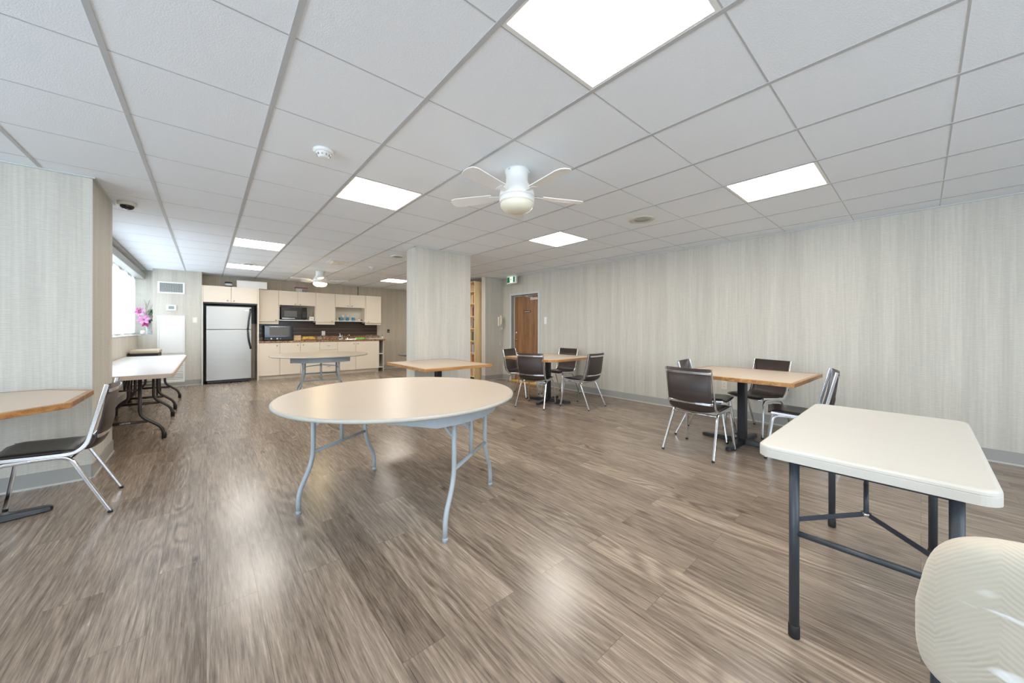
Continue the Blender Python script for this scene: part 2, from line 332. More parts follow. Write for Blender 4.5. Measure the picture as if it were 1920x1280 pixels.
# ------------------------------------------------------------------ mesh helpers
class MB:
    def __init__(s): s.v = []; s.f = []; s.sm = []; s.mi = []; s.cur = 0

    def add(s, vs, fs, smooth=False):
        o = len(s.v); s.v += [tuple(v) for v in vs]
        for f in fs: s.f.append([i + o for i in f]); s.sm.append(smooth); s.mi.append(s.cur)
        return s

    def box(s, x0, x1, y0, y1, z0, z1):
        v = [(x, y, z) for z in (z0, z1) for y in (y0, y1) for x in (x0, x1)]
        return s.add(v, [(0, 2, 3, 1), (4, 5, 7, 6), (0, 1, 5, 4), (2, 6, 7, 3), (0, 4, 6, 2), (1, 3, 7, 5)])

    def obox(s, c, hx, hy, hz, R):
        v = [Vector(c) + R @ Vector((x * hx, y * hy, z * hz)) for z in (-1, 1) for y in (-1, 1) for x in (-1, 1)]
        return s.add(v, [(0, 2, 3, 1), (4, 5, 7, 6), (0, 1, 5, 4), (2, 6, 7, 3), (0, 4, 6, 2), (1, 3, 7, 5)])

    def prism(s, poly, z0, z1):
        n = len(poly)
        v = [(x, y, z0) for x, y in poly] + [(x, y, z1) for x, y in poly]
        f = [list(range(n))[::-1], list(range(n, 2 * n))] + [(i, (i + 1) % n, n + (i + 1) % n, n + i) for i in range(n)]
        return s.add(v, f)

    def lathe(s, prof, c=(0, 0, 0), n=32, smooth=True, axis='z'):
        v = []; f = []
        for r, z in prof:
            for i in range(n):
                a = 2 * PI * i / n
                q = (r * math.cos(a), r * math.sin(a), z)
                if axis == 'y': q = (q[0], q[2], q[1])
                if axis == 'x': q = (q[2], q[0], q[1])
                v.append((q[0] + c[0], q[1] + c[1], q[2] + c[2]))
        m = len(prof)
        for j in range(m - 1):
            for i in range(n):
                f.append((j * n + i, j * n + (i + 1) % n, (j + 1) * n + (i + 1) % n, (j + 1) * n + i))
        s.add(v, f, smooth)
        o = len(s.v) - len(v)
        for j in (0, m - 1):
            if prof[j][0] > 1e-5: s.f.append([o + j * n + i for i in range(n)]); s.sm.append(False); s.mi.append(s.cur)
        return s

    def tube(s, pts, r, n=10, prof=None, up=(0, 0, 1), closed=False):
        """sweep a round (radius r) or given 2-D profile along pts"""
        P = [Vector(p) for p in pts]; k = len(P)
        if prof is None: prof = [(r * math.cos(2 * PI * i / n), r * math.sin(2 * PI * i / n)) for i in range(n)]; smooth = True
        else: smooth = False
        n = len(prof)
        T = []
        for i in range(k):
            if closed: t = P[(i + 1) % k] - P[i - 1]
            else: t = (P[min(i + 1, k - 1)] - P[max(i - 1, 0)])
            T.append(t.normalized())
        u = Vector(up)
        if abs(u.dot(T[0])) > 0.95: u = Vector((1, 0, 0)) if abs(T[0].x) < 0.9 else Vector((0, 1, 0))
        v = []
        a = (u - T[0] * u.dot(T[0])).normalized()
        for i in range(k):
            a = (a - T[i] * a.dot(T[i])).normalized(); b = T[i].cross(a)
            for (p, q) in prof: v.append(P[i] + a * p + b * q)
        f = []
        for i in range(k if closed else k - 1):
            for j in range(n):
                i2 = (i + 1) % k
                f.append((i * n + j, i * n + (j + 1) % n, i2 * n + (j + 1) % n, i2 * n + j))
        s.add(v, f, smooth)
        if not closed:
            o = len(s.v) - len(v)
            s.f.append([o + j for j in range(n)][::-1]); s.sm.append(False); s.mi.append(s.cur)
            s.f.append([o + (k - 1) * n + j for j in range(n)]); s.sm.append(False); s.mi.append(s.cur)
        return s

    def sphere(s, c, r, n=16, sc=(1, 1, 1)):
        prof = [(max(1e-6, math.sin(PI * j / (n // 2))) * r, -math.cos(PI * j / (n // 2)) * r) for j in range(n // 2 + 1)]
        o = len(s.v); s.lathe(prof, (0, 0, 0), n)
        for i in range(o, len(s.v)):
            x, y, z = s.v[i]; s.v[i] = (c[0] + x * sc[0], c[1] + y * sc[1], c[2] + z * sc[2])
        return s

    def xf(s, M):
        s.v = [tuple(M @ Vector(v)) for v in s.v]; return s

    def build(s, name, mat, parent=None, bevel=0.0, seg=2, loc=None, subd=0):
        me = bpy.data.meshes.new(name); me.from_pydata(s.v, [], s.f)
        mats = mat if isinstance(mat, (list, tuple)) else [mat]
        for m in mats: me.materials.append(m)
        for p, sm, mi in zip(me.polygons, s.sm, s.mi): p.use_smooth = sm; p.material_index = mi
        bm = bmesh.new(); bm.from_mesh(me); bmesh.ops.recalc_face_normals(bm, faces=bm.faces); bm.to_mesh(me); bm.free()
        o = bpy.data.objects.new(name, me); COL.objects.link(o)
        if parent is not None: o.parent = parent
        if loc is not None: o.location = loc
        if bevel:
            b = o.modifiers.new('bevel', 'BEVEL'); b.width = bevel; b.segments = seg; b.limit_method = 'ANGLE'; b.angle_limit = math.radians(40)
        if subd:
            b = o.modifiers.new('sub', 'SUBSURF'); b.levels = subd; b.render_levels = subd
        return o


def fillet(pts, r, n=6):
    P = [Vector(p) for p in pts]; out = [P[0]]
    for i in range(1, len(P) - 1):
        a, b, c = P[i - 1], P[i], P[i + 1]
        d1 = (a - b); d2 = (c - b); l = min(r, d1.length * 0.49, d2.length * 0.49)
        p = b + d1.normalized() * l; q = b + d2.normalized() * l
        for k in range(n + 1):
            t = k / n; out.append(p * (1 - t) ** 2 + b * 2 * t * (1 - t) + q * t * t)
    out.append(P[-1]); return out


def rrect(w, h, r=0.3, n=3):
    """rounded rectangle profile w x h"""
    rr = min(w, h) * r; pts = []
    for cx, cy, a0 in ((w / 2 - rr, h / 2 - rr, 0), (-w / 2 + rr, h / 2 - rr, PI / 2), (-w / 2 + rr, -h / 2 + rr, PI), (w / 2 - rr, -h / 2 + rr, 1.5 * PI)):
        for k in range(n + 1):
            a = a0 + PI / 2 * k / n; pts.append((cx + rr * math.cos(a), cy + rr * math.sin(a)))
    return pts


def rpoly(x0, x1, y0, y1, r, n=8):
    pts = []
    for cx, cy, a0 in ((x1 - r, y1 - r, 0), (x0 + r, y1 - r, PI / 2), (x0 + r, y0 + r, PI), (x1 - r, y0 + r, 1.5 * PI)):
        for k in range(n + 1):
            a = a0 + PI / 2 * k / n; pts.append((cx + r * math.cos(a), cy + r * math.sin(a)))
    return pts


def thing(name, label, cat, loc=(0, 0, 0), rot=0, group=None):
    o = bpy.data.objects.new(name, None); COL.objects.link(o); o.location = loc; o.rotation_euler = (0, 0, rot)
    o.empty_display_size = 0.1
    return tag(o, label, cat, group)


def tag(o, label, cat, group=None):
    o['label'] = label; o['category'] = cat
    if group: o['group'] = group
    return o


def struct(o, label=None):
    o['kind'] = 'structure'
    if label: o['label'] = label
    return o


def dup(root, loc, rot, label):
    r = root.copy(); COL.objects.link(r); r.location = loc; r.rotation_euler = (0, 0, rot); r['label'] = label
    for ch in list(root.children):
        c = ch.copy(); COL.objects.link(c); c.parent = r
        for g in list(ch.children):
            d = g.copy(); COL.objects.link(d); d.parent = c
    return r


# ------------------------------------------------------------------ the room
RX = 5.45; KY = 10.6; LX = -1.05; FX = -3.3; BY = -3.3
struct(MB().box(FX - .4, RX + .4, BY - .4, KY + .3, -0.12, 0).build('floor', MT['floor']))
T = 0.61; X0 = 0.877; Y0 = 1.1026 
lit = [(0, -1), (0, 3), (4, -1), (4, 3), (-1, 8), (-1, 12), (4, 12), (4, 8), (0, -5)]   # (column, row) of the light panels; last two are unseen and added for fill
litset = set(lit)
cb = MB(); cb.box(FX - .4, RX + .4, BY - .4, KY + .3, CH + 0.10, CH + 0.16)
for i in range(-8, 9):
    for j in range(-9, 17):
        if (i, j) in litset: continue
        xa, ya = X0 + i * T, Y0 + j * T
        xa1, ya1 = min(xa + T, RX + .1), min(ya + T, KY + .1)
        if xa1 <= xa or ya1 <= ya or xa1 < FX - .4: continue
        cb.box(max(xa + .0012, FX - .35), xa1 - .0012, max(ya + .0012, BY - .35), ya1 - .0012, CH, CH + .015)
ceil = struct(cb.build('ceiling', MT['tile']))
g = MB()
for i in range(-7, 9):
    x = X0 + i * T
    if x < RX - .02: g.box(x - .0115, x + .0115, BY, KY, CH - .0035, CH + .03)
g2 = MB()
for j in range(-8, 17):
    y = Y0 + j * T
    if y < KY - .02: g2.box(FX, RX, y - .0035, y + .0035, CH - .001, CH + .03)
struct(g.build('trim_1', MT['tee']), 'grey metal main runners of the suspended ceiling')
struct(g2.build('trim_8', MT['tee']), 'thin cross tees of the suspended ceiling')


def wall(name, x0, x1, y0, y1, z0=0, z1=CH, m='wall'):
    return struct(MB().box(x0, x1, y0, y1, z0, z1).build(name, MT[m]))


# right wall with a door opening
DY0, DY1, DZ = 5.44, 6.33, 1.985
wr = MB(); wr.box(RX, RX + .16, BY, DY0, 0, CH); wr.box(RX, RX + .16, DY1, KY, 0, CH); wr.box(RX, RX + .16, DY0, DY1, DZ, CH)
struct(wr.build('wall_right', MT['wall']))
struct(MB().box(LX - .5, RX + .16, KY, KY + .15, 0, CH).build('wall_back', MT['wallk']))
# left wall: low wall, window, head
WZ0, WZ1, WY0, WY1 = 1.06, 2.26, 5.6, 10.62
wl = MB(); wl.box(LX - .18, LX, 5.12, 10.15, 0, WZ0); wl.box(LX - .18, LX, 5.12, KY, WZ1, CH); wl.box(LX - .18, LX, 5.12, WY0, WZ0, WZ1)
wl.box(LX - .18, -.83, 10.15, KY, 0, WZ0)
struct(wl.build('wall_left', MT['wall']))
struct(MB().box(-0.83, -0.085, 10.15, KY, 0, CH).build('wall_vent', MT['wall']))
struct(MB().box(-1.23, -0.83, 10.56, KY, WZ0, CH).build('wall_niche', MT['wall']))
struct(MB().box(FX, -0.70, 4.36, 5.17, 0, CH).build('wall_pillar', MT['wall']))
struct(MB().box(2.31, 3.29, 4.86, 5.14, 0, CH).build('wall_column', MT['wall']))
struct(MB().box(4.912, RX, 6.645, 6.79, 0, CH).build('wall_stub', MT['wall']))
# unseen side of the room, with a big left window and a rear one added for fill
wf = MB(); wf.box(FX - .15, FX, BY, 4.36, 0, .7); wf.box(FX - .15, FX, BY, 4.36, 2.3, CH); wf.box(FX - .15, FX, BY, -2.2, .7, 2.3); wf.box(FX - .15, FX, 3.4, 4.36, .7, 2.3)
struct(wf.build('wall_far_left', MT['wall']))
wb = MB(); wb.box(FX, RX + .16, BY - .15, BY, 0, .7); wb.box(FX, RX + .16, BY - .15, BY, 2.3, CH); wb.box(FX, -2.4, BY - .15, BY, .7, 2.3); wb.box(3.6, RX + .16, BY - .15, BY, .7, 2.3)
struct(wb.build('wall_behind', MT['wall']))


def pbox(x0, x1, y0, y1):  # helper for baseboards: body + pale lip at the floor
    return (x0, x1, y0, y1)


def baseboard(name, segs):
    b = MB()
    for (x0, x1, y0, y1, nx, ny) in segs:
        t = .009; l = .016
        # body and lip stand off the wall along (nx, ny)
        def off(d): return (x0 + min(0, nx * d), x1 + max(0, nx * d), y0 + min(0, ny * d), y1 + max(0, ny * d))
        b.cur = 0; q = off(t); b.box(*q, 0.012, 0.115)
        b.cur = 1; q = off(l); b.box(*q, 0, 0.013)
    return struct(b.build(name, [MT['base'], MT['baselip']]))


baseboard('baseboard_right', [(RX, RX, BY, DY0 - .07, -1, 0), (RX, RX, DY1 + .07, 6.645, -1, 0), (RX, RX, 7.9, KY, -1, 0)])
baseboard('baseboard_stub', [(4.912, RX, 6.645, 6.645, 0, -1), (4.912, 4.912, 6.645, 6.79, -1, 0)])
baseboard('baseboard_pillar', [(FX, -.70, 4.36, 4.36, 0, -1), (-.70, -.70, 4.36, 5.17, 1, 0)])
baseboard('baseboard_column', [(2.31, 3.29, 4.86, 4.86, 0, -1), (2.31, 2.31, 4.86, 5.14, -1, 0), (2.31, 3.29, 5.14, 5.14, 0, 1), (3.29, 3.29, 4.86, 5.14, 1, 0)])
baseboard('baseboard_left', [(LX, LX, 5.17, 10.15, 1, 0)])
baseboard('baseboard_vent', [(LX, -.085, 10.15, 10.15, 0, -1)])
baseboard('baseboard_back', [(3.9, RX, KY, KY, 0, -1)])
# thin metal ceiling edge over the columns
tr = MB()
tr.box(-.70, -.682, 4.36, 5.17, CH - .012, CH - .001); tr.box(FX, -.682, 4.345, 4.36, CH - .012, CH - .001)
tr.box(2.292, 3.3, 4.845, 4.86, CH - .012, CH - .001); tr.box(2.295, 2.31, 4.845, 5.15, CH - .012, CH - .001)
tr.box(RX - .015, RX, BY, 6.645, CH - .012, CH - .001); tr.box(4.90, RX, 6.63, 6.645, CH - .012, CH - .001)
struct(tr.build('trim_2', MT['trimg']), 'thin grey angle where the walls meet the ceiling')
# corner guard strip on the left pillar
struct(MB().box(-.704, -.697, 4.355, 4.362, .12, CH - .02).build('trim_3', MT['baselip']), 'pale corner bead on the left pillar')
# seam cover on kitchen wall
struct(MB().box(3.28, 3.297, KY - .012, KY, 2.14, CH).build('trim_4', MT['shadowline']), 'dark vertical wallpaper seam above the wall cabinets')

# window with sheer panels
wn = bpy.data.objects.new('window_1', None); COL.objects.link(wn); wn.location = (LX - .1, 8.1, 1.66); struct(wn, 'window on the left wall with sheer white vertical panels')
fr = MB()
fr.box(-.06, .0, WY0 - 8.1, WY1 - 8.1, WZ0 - 1.66, WZ0 + .05 - 1.66); fr.box(-.06, .0, WY0 - 8.1, WY1 - 8.1, WZ1 - .05 - 1.66, WZ1 - 1.66)
for y in (5.62, 7.2, 8.85, 10.48): fr.box(-.06, .0, y - .025 - 8.1, y + .025 - 8.1, WZ0 - 1.66, WZ1 - 1.66)
fr.build('window_frame', MT['white'], wn)
MB().box(-.035, -.03, WY0 - 8.1, 10.5 - 8.1, WZ0 - 1.66, WZ1 - 1.66).build('pane', MT['windowgl'], wn)
for i in range(11):
    y = 5.7 + i * .44; dx = .012 if i % 2 else .030
    MB().box(dx, dx + .003, y - 8.1, y + .455 - 8.1, WZ0 + .055 - 1.66, WZ1 + .0 - 1.66).build('blind_panel', MT['sheer'], wn)
    MB().box(dx - .004, dx + .007, y - 8.1, y + .455 - 8.1, WZ0 + .04 - 1.66, WZ0 + .055 - 1.66).build('bottom_rail', MT['trimg'], wn)
sl = MB(); sl.box(LX - .10, LX + .012, WY0, 10.15, WZ0, WZ0 + .018); sl.box(LX - .10, -.83, 10.15, 10.56, WZ0, WZ0 + .018)
struct(sl.build('trim_5', MT['trimg'], bevel=.003), 'pale grey window sill')
va = MB(); va.box(LX - .04, LX + .075, 5.4, 10.56, 2.225, 2.335)
va = struct(va.build('trim_6', MT['base'], bevel=.004), 'grey blind head box over the window')
for nm, loc, sz, rz, lab in (('window_2', (FX - .07, .6, 1.5), (5.6, 1.6), PI / 2, 'large window on the far left wall'), ('window_3', (.6, BY - .07, 1.5), (6.0, 1.6), 0, 'unseen large window added behind the camera for blue fill light')):
    e = bpy.data.objects.new(nm, None); COL.objects.link(e); e.location = loc; e.rotation_euler = (0, 0, rz); struct(e, lab)
    b = MB(); W, Hh = sz[0] / 2, sz[1] / 2
    for z in (-Hh, Hh - .05): b.box(-W, W, -.03, .03, z, z + .05)
    for k in range(5): xx = -W + k * (2 * W - .05) / 4; b.box(xx, xx + .05, -.03, .03, -Hh, Hh)
    b.build('window_frame', MT['white'], e)
    MB().box(-W + .02, W - .02, -.003, .003, -Hh + .02, Hh - .02).build('pane', MT['windowgl'], e)

# door
dr = bpy.data.objects.new('door_1', None); COL.objects.link(dr); dr.location = (RX, (DY0 + DY1) / 2, 0); struct(dr, 'walnut door in a grey metal frame at the far end of the right wall')
c = (DY1 - DY0) / 2
f = MB()
for s in (-1, 1): f.box(-.016, .14, s * c if s > 0 else -c - .055, c + .055 if s > 0 else -c, 0, DZ + .055)
f.box(-.016, .14, -c, c, DZ, DZ + .055)
for s in (-1, 1): f.box(.075, .092, (c - .018) if s > 0 else -c, c if s > 0 else -c + .018, 0, DZ)
f.box(.075, .092, -c, c, DZ - .018, DZ)
f.build('door_frame', MT['trimg'], dr, bevel=.004)
MB().box(.095, .14, -c + .003, c - .003, .008, DZ - .003).build('door_panel', MT['doorw'], dr)
h = MB(); h.lathe([(.026, 0), (.026, -.008), (.012, -.012), (.010, -.05)], (.095, c - .075, .95), 20, axis='x')
h.tube([(.047, c - .075, .95), (.045, c - .17, .95)], .009); h.sphere((.045, c - .075, .95), .014)
h.build('door_handle', MT['brass'], dr)
MB().lathe([(.028, 0), (.026, -.012), (.018, -.018), (.001, -.018)], (.095, c - .075, 1.12), 20, axis='x').build('deadbolt', MT['chrome'], dr)
k = MB(); k.box(.045, .095, -c + .06, -c + .30, DZ - .13, DZ - .075); k.tube([(.06, -c + .24, DZ - .07), (.0, -c + .50, DZ - .03)], .009); k.tube([(.0, -c + .5, DZ - .03), (.07, -c + .28, DZ - .02)], .008)
k.build('door_closer', MT['chrome'], dr)
k = MB(); k.cur = 0; k.box(.088, .0945, -.115, .115, 1.585, 1.625); k.cur = 1
for i in range(9): k.box(.0865, .088, -.095 + i * .022, -.082 + i * .022, 1.598, 1.612)
k.build('name_plate', [MT['black'], MT['paper']], dr)
struct(MB().box(RX - .09, RX + .09, DY0, DY1, 0, .004).build('trim_7', MT['yellow']), 'yellow tape across the door threshold')


# ------------------------------------------------------------------ ceiling fittings
def panel(i, j, lab):
    t = thing('ceiling_light', lab, 'ceiling light', (X0 + (i + .5) * T, Y0 + (j + .5) * T, CH), 0, 'square light panels in the ceiling')
    a = T / 2 - .0118; b = T / 2 - .0037
    f = MB()
    for s in (-1, 1):
        f.box(-a, a, (b - .020) if s > 0 else -b, b if s > 0 else -b + .020, -.002, .03)
        f.box((a - .012) if s > 0 else -a, a if s > 0 else -a + .012, -b + .02, b - .02, -.002, .03)
    f.build('frame', MT['white'], t)
    MB().box(-a + .012, a - .012, -b + .02, b - .02, .004, .012).build('diffuser', MT['diffuser'], t)


LBL = {(0, -1): 'largest square light panel, cut by the top edge of the picture', (0, 3): 'square light panel left of the white ceiling fan globe', (4, -1): 'square light panel at the right, near the long wallpapered wall',
       (4, 3): 'square light panel above and in front of the exit door corner', (-1, 8): 'square light panel nearer to the window, in front of the fridge', (-1, 12): 'square light panel closest to the fridge, behind a round speaker',
       (4, 12): 'square light panel partly behind the column near the kitchen', (0, -5): 'unseen square light panel added behind the camera for fill', (4, 8): 'square light panel added out of sight behind the wallpapered column to brighten the kitchen end'}
for ij in lit: panel(ij[0], ij[1], LBL[ij])


def fan(name, loc, lab, on, rot):
    t = thing(name, lab, 'ceiling fan', loc, rot, 'hugger ceiling fans with light globes')
    b = MB()
    b.lathe([(.001, 0), (.092, 0), (.092, -.018), (.086, -.024), (.083, -.06), (.086, -.10), (.105, -.125), (.126, -.155), (.134, -.19), (.134, -.21)], n=40)
    b.build('canopy', MT['white'], t)
    for a in (0.4, 2.5, 4.6): MB().sphere((.095 * math.cos(a), .095 * math.sin(a), -.014), .008, 8).build('screw', MT['chrome'], t)
    MB().lathe([(.001, -.205), (.131, -.205), (.131, -.212), (.134, -.214), (.134, -.245), (.128, -.252), (.001, -.252)], n=40).build('light_kit', MT['white'], t)
    MB().lathe([(.001, -.25), (.127, -.25), (.129, -.265), (.122, -.285), (.10, -.305), (.065, -.318), (.03, -.323), (.001, -.324)], n=40).build('globe', MT['globeon' if on else 'globe'], t)
    for q in range(5):
        a = q * 2 * PI / 5
        R = Matrix.Rotation(a, 3, 'Z') @ Matrix.Rotation(math.radians(10), 3, 'X')
        m = MB(); m.prism([(.20, -.048), (.50, -.062), (.54, -.05), (.555, -.02), (.555, .02), (.54, .05), (.50, .062), (.20, .048)], -.003, .003)
        m.xf(Matrix.Translation((0, 0, -.19)) @ R.to_4x4()); bl = m.build('blade', MT['white'], t)
        k = MB(); k.prism([(.12, -.016), (.22, -.03), (.22, .03), (.12, .016)], -.006, -.003); k.xf(Matrix.Translation((0, 0, -.19)) @ R.to_4x4()); k.build('bracket', MT['white'], bl)
    return t


fan('ceiling_fan', (1.80, 2.03, CH), 'white ceiling fan with unlit cream globe, above the round table', False, 0.838)
fan('ceiling_fan', (1.82, 8.35, CH), 'white ceiling fan with glowing warm globe, in front of the kitchen cabinets', True, 0.75)


def detector(loc, lab, s=1.0):
    t = thing('smoke_detector', lab, 'smoke detector', loc, .5, 'smoke detectors')
    MB().lathe([(.001, 0), (.062 * s, 0), (.064 * s, -.012), (.052 * s, -.022)], n=28).build('base', MT['white'], t)
    m = MB(); m.lathe([(.048 * s, -.018), (.046 * s, -.028), (.036 * s, -.034), (.034 * s, -.045), (.024 * s, -.052), (.001, -.052)], n=28)
    m.build('sensor_dome', MT['white'], t)
    v = MB()
    for k in range(10):
        a = k * 2 * PI / 10; v.obox((.041 * s * math.cos(a), .041 * s * math.sin(a), -.036), .0035, .002, .006, Matrix.Rotation(a, 3, 'Z'))
    v.build('vent_slots', MT['speaker'], t)


detector((.60, 2.665, CH), 'white smoke detector left of the ceiling fan, nearer the camera')
detector((2.45, 7.05, CH), 'small white smoke detector far back, beside the kitchen fan', .9)


def cspk(loc, lab, r=.135, mm='speakerring'):
    t = thing('ceiling_speaker', lab, 'speaker', loc, 0, 'round ceiling speakers')
    MB().lathe([(.001, -.0005), (r, 0), (r - .004, -.008), (r * .62, -.010), (r * .6, -.004), (.001, -.004)], n=36).build('ring', MT[mm], t)
    MB().lathe([(.001, -.006), (r * .6, -.006), (r * .58, -.009), (.001, -.0105)], n=36).build('grille', MT['speaker'], t)


cspk((3.64, 2.02, CH), 'round beige-rimmed speaker in the ceiling right of the near fan')
cspk((2.43, 5.75, CH), 'round pale speaker in the ceiling just left of the column', .12, 'white')
cspk((.60, 8.25, CH), 'round pale speaker in the ceiling before the light panel by the fridge', .125, 'white')
t = thing('air_diffuser', 'white square ceiling air diffuser behind the far fan', 'air vent', (1.82, 6.95, CH))
MB().box(-.17, .17, -.17, .17, -.006, 0).build('frame', MT['white'], t, bevel=.002)
for k in range(3):
    a = .14 - k * .042; m = MB()
    m.lathe([(a * 1.414, -.008), (a * 1.414, -.012), (a * 1.1, -.034 - .004 * k), (a * 1.08, -.03 - .004 * k)], n=4, smooth=False); m.xf(Matrix.Rotation(PI / 4, 4, 'Z'))
    m.build('louvre', MT['offwhite'], t)
t = thing('security_camera', 'white dome security camera with black lens on the ceiling by the pillar', 'security camera', (-.585, 5.02, CH))
MB().lathe([(.001, 0), (.068, 0), (.068, -.022), (.060, -.030), (.001, -.030)], n=32).build('housing', MT['offwhite'], t)
MB().lathe([(.05, -.028), (.048, -.045), (.036, -.060), (.018, -.068), (.001, -.070)], n=32).build('dome', MT['darkgl'], t)

# exit sign, facing into the room, running man
t = thing('exit_sign', 'green running man exit sign in a white case, hung by the door corner', 'exit sign', (5.30, 6.14, 2.33))
MB().box(-.025, .025, -.16, .16, -.088, .089).build('case', MT['white'], t, bevel=.006)
MB().box(-.029, -.024, -.135, .135, -.062, .062).build('lit_panel', MT['exitlit'], t)
m = MB()
m.box(-.031, -.0285, .045, .135, -.062, .062); m.build('green_field', MT['green'], t)
MB().box(-.031, -.0285, -.135, -.065, -.062, .062).build('green_field', MT['green'], t)
m = MB()
def mk(pts, w):  # flat strokes for the running figure, in the y-z plane
    for (a, b) in zip(pts[:-1], pts[1:]):
        m.tube([(-.0325, a[0], a[1]), (-.0325, b[0], b[1])], w, 6)
m.sphere((-.0325, -.010, .040), .010, 10)
mk([(-.005, .026), (.004, -.006)], .009); mk([(-.005, .026), (-.026, .010), (-.038, .018)], .004); mk([(-.005, .026), (.020, .016), (.026, -.002)], .004)
mk([(.004, -.006), (-.018, -.020), (-.014, -.045)], .006); mk([(.004, -.006), (.016, -.028), (.036, -.036)], .006)
m.build('running_figure', MT['green'], t)


# ------------------------------------------------------------------ wall fittings
def wallplate(name, lab, cat, loc, rot, w, h, mat, kind):
    t = thing(name, lab, cat, loc, rot)     # local -y faces the room
    MB().box(-w / 2, w / 2, -.007, 0, -h / 2, h / 2).build('cover_plate', MT[mat], t, bevel=.003)
    if kind == 'rocker': MB().box(-.016, .016, -.012, -.007, -.033, .033).build('rocker', MT['white'], t, bevel=.002)
    if kind == 'outlet':
        for z in (-.02, .02):
            m = MB(); m.box(-.016, .016, -.009, -.007, z - .014, z + .014); o = m.build('socket', MT[mat], t, bevel=.002)
            q = MB(); q.box(-.008, -.005, -.0095, -.0088, z - .006, z + .006); q.box(.005, .008, -.0095, -.0088, z - .006, z + .006); q.build('slots', MT['shadowline'], o)
    return t


wallplate('light_switch', 'white light switch on the right wall beside the walnut door', 'light switch', (RX, 5.22, 1.385), -PI / 2, .075, .15, 'white', 'rocker')
wallplate('wall_outlet', 'cream outlet low on the right wall behind the square table', 'outlet', (RX, 1.79, .43), -PI / 2, .075, .12, 'offwhite', 'outlet')
wallplate('light_switch', 'cream light switch on the wall just left of the fridge', 'light switch', (-.195, 10.15, 1.385), 0, .075, .115, 'offwhite', 'rocker')
wallplate('wall_outlet', 'white outlet on the dark kitchen backsplash', 'outlet', (2.39, KY - .008, 1.08), 0, .085, .125, 'white', 'outlet')
t = thing('wall_hook', 'small black box on the bare wall right of the kitchen', 'wall box', (4.17, KY, 1.14)); MB().box(-.03, .03, -.05, 0, -.045, .045).build('body', MT['black'], t, bevel=.004); MB().box(-.02, .02, -.056, -.05, -.02, .0).build('button', MT['speaker'], t)
# return-air grille
t = thing('air_grille', 'white framed air grille high on the wall left of the fridge', 'air vent', (-.557, 10.15, 2.047))
m = MB(); a, b = .205, .12
m.box(-a, a, -.012, 0, b - .028, b); m.box(-a, a, -.012, 0, -b, -b + .028); m.box(-a, -a + .03, -.012, 0, -b + .028, b - .028); m.box(a - .03, a, -.012, 0, -b + .028, b - .028)
m.build('frame', MT['white'], t, bevel=.002)
MB().box(-a + .028, a - .028, -.002, -.0005, -b + .026, b - .026).build('backing', MT['mesh'], t)
m = MB()
for k in range(22): xx = -.17 + k * .0162; m.box(xx - .0022, xx + .0022, -.009, -.002, -.092, .092)
for k in range(11): zz = -.085 + k * .017; m.box(-.175, .175, -.011, -.004, zz - .0022, zz + .0022)
m.build('grid', MT['trimg'], t)
t = thing('thermostat', 'white wall thermostat with grey display under the air grille', 'thermostat', (-.557, 10.15, 1.632))
MB().box(-.078, .078, -.028, 0, -.062, .062).build('case', MT['white'], t, bevel=.012, seg=3); MB().box(-.042, .042, -.031, -.027, -.028, .034).build('display', MT['lcd'], t)
t = thing('access_panel', 'white painted access door in the wall left of the fridge', 'access panel', (-.557, 10.15, 1.08))
m = MB(); a, b = .205, .39
m.box(-a, a, -.014, 0, b - .022, b); m.box(-a, a, -.014, 0, -b, -b + .022); m.box(-a, -a + .022, -.014, 0, -b + .022, b - .022); m.box(a - .022, a, -.014, 0, -b + .022, b - .022)
m.build('frame', MT['white'], t, bevel=.002); MB().box(-a + .025, a - .025, -.009, 0, -b + .025, b - .025).build('door', MT['white'], t)
t = thing('louvred_vent', 'white louvred floor vent below the access door', 'air vent', (-.557, 10.15, .38))
m = MB(); a, b = .205, .295
m.box(-a, a, -.014, 0, b - .025, b); m.box(-a, a, -.014, 0, -b, -b + .04); m.box(-a, -a + .025, -.014, 0, -b + .04, b - .025); m.box(a - .025, a, -.014, 0, -b + .04, b - .025)
m.build('frame', MT['white'], t, bevel=.002); MB().box(-a + .02, a - .02, -.002, 0, -b + .03, b - .02).build('backing', MT['shadowline'], t)
m = MB()
for k in range(17): zz = -.245 + k * .03; m.obox((0, -.007, zz), a - .024, .0012, .013, Matrix.Rotation(-.55, 3, 'X'))
m.build('louvres', MT['white'], t)

# wall phone on the stub wall
t = thing('wall_phone', 'cream wall phone with dangling coiled cord, on the wall beside the door', 'telephone', (5.325, 6.645, 1.365))
MB().box(-.045, .045, -.035, 0, -.09, .13).build('base', MT['offwhite'], t, bevel=.01, seg=3)
m = MB(); m.tube(fillet([(0, -.05, -.045), (0, -.075, -.04), (0, -.078, .05), (0, -.075, .135), (0, -.05, .14)], .03), .02, prof=rrect(.05, .03, .45)); m.build('handset', MT['cream'], t, bevel=.004)
def coil(a, b, sag, turns, r):
    pts = []
    for i in range(turns * 8 + 1):
        u = i / (turns * 8); q = Vector(a).lerp(Vector(b), u); q.z -= sag * 4 * u * (1 - u); an = 2 * PI * turns * u
        pts.append((q.x + r * math.cos(an), q.y + r * .6 * math.sin(an), q.z))
    return pts
m = MB(); m.tube(coil((-.02, -.05, -.055), (.02, -.02, -.09), .48, 46, .008), .0022, 5); m.build('coiled_cord', MT['offwhite'], t)
t = thing('phone_jack', 'small cream phone jack box below the wall phone', 'phone jack', (5.385, 6.645, 1.21)); MB().box(-.03, .03, -.025, 0, -.035, .035).build('box', MT['offwhite'], t, bevel=.004)
MB().box(-.008, .008, -.029, -.024, -.03, -.014).build('socket', MT['shadowline'], t)


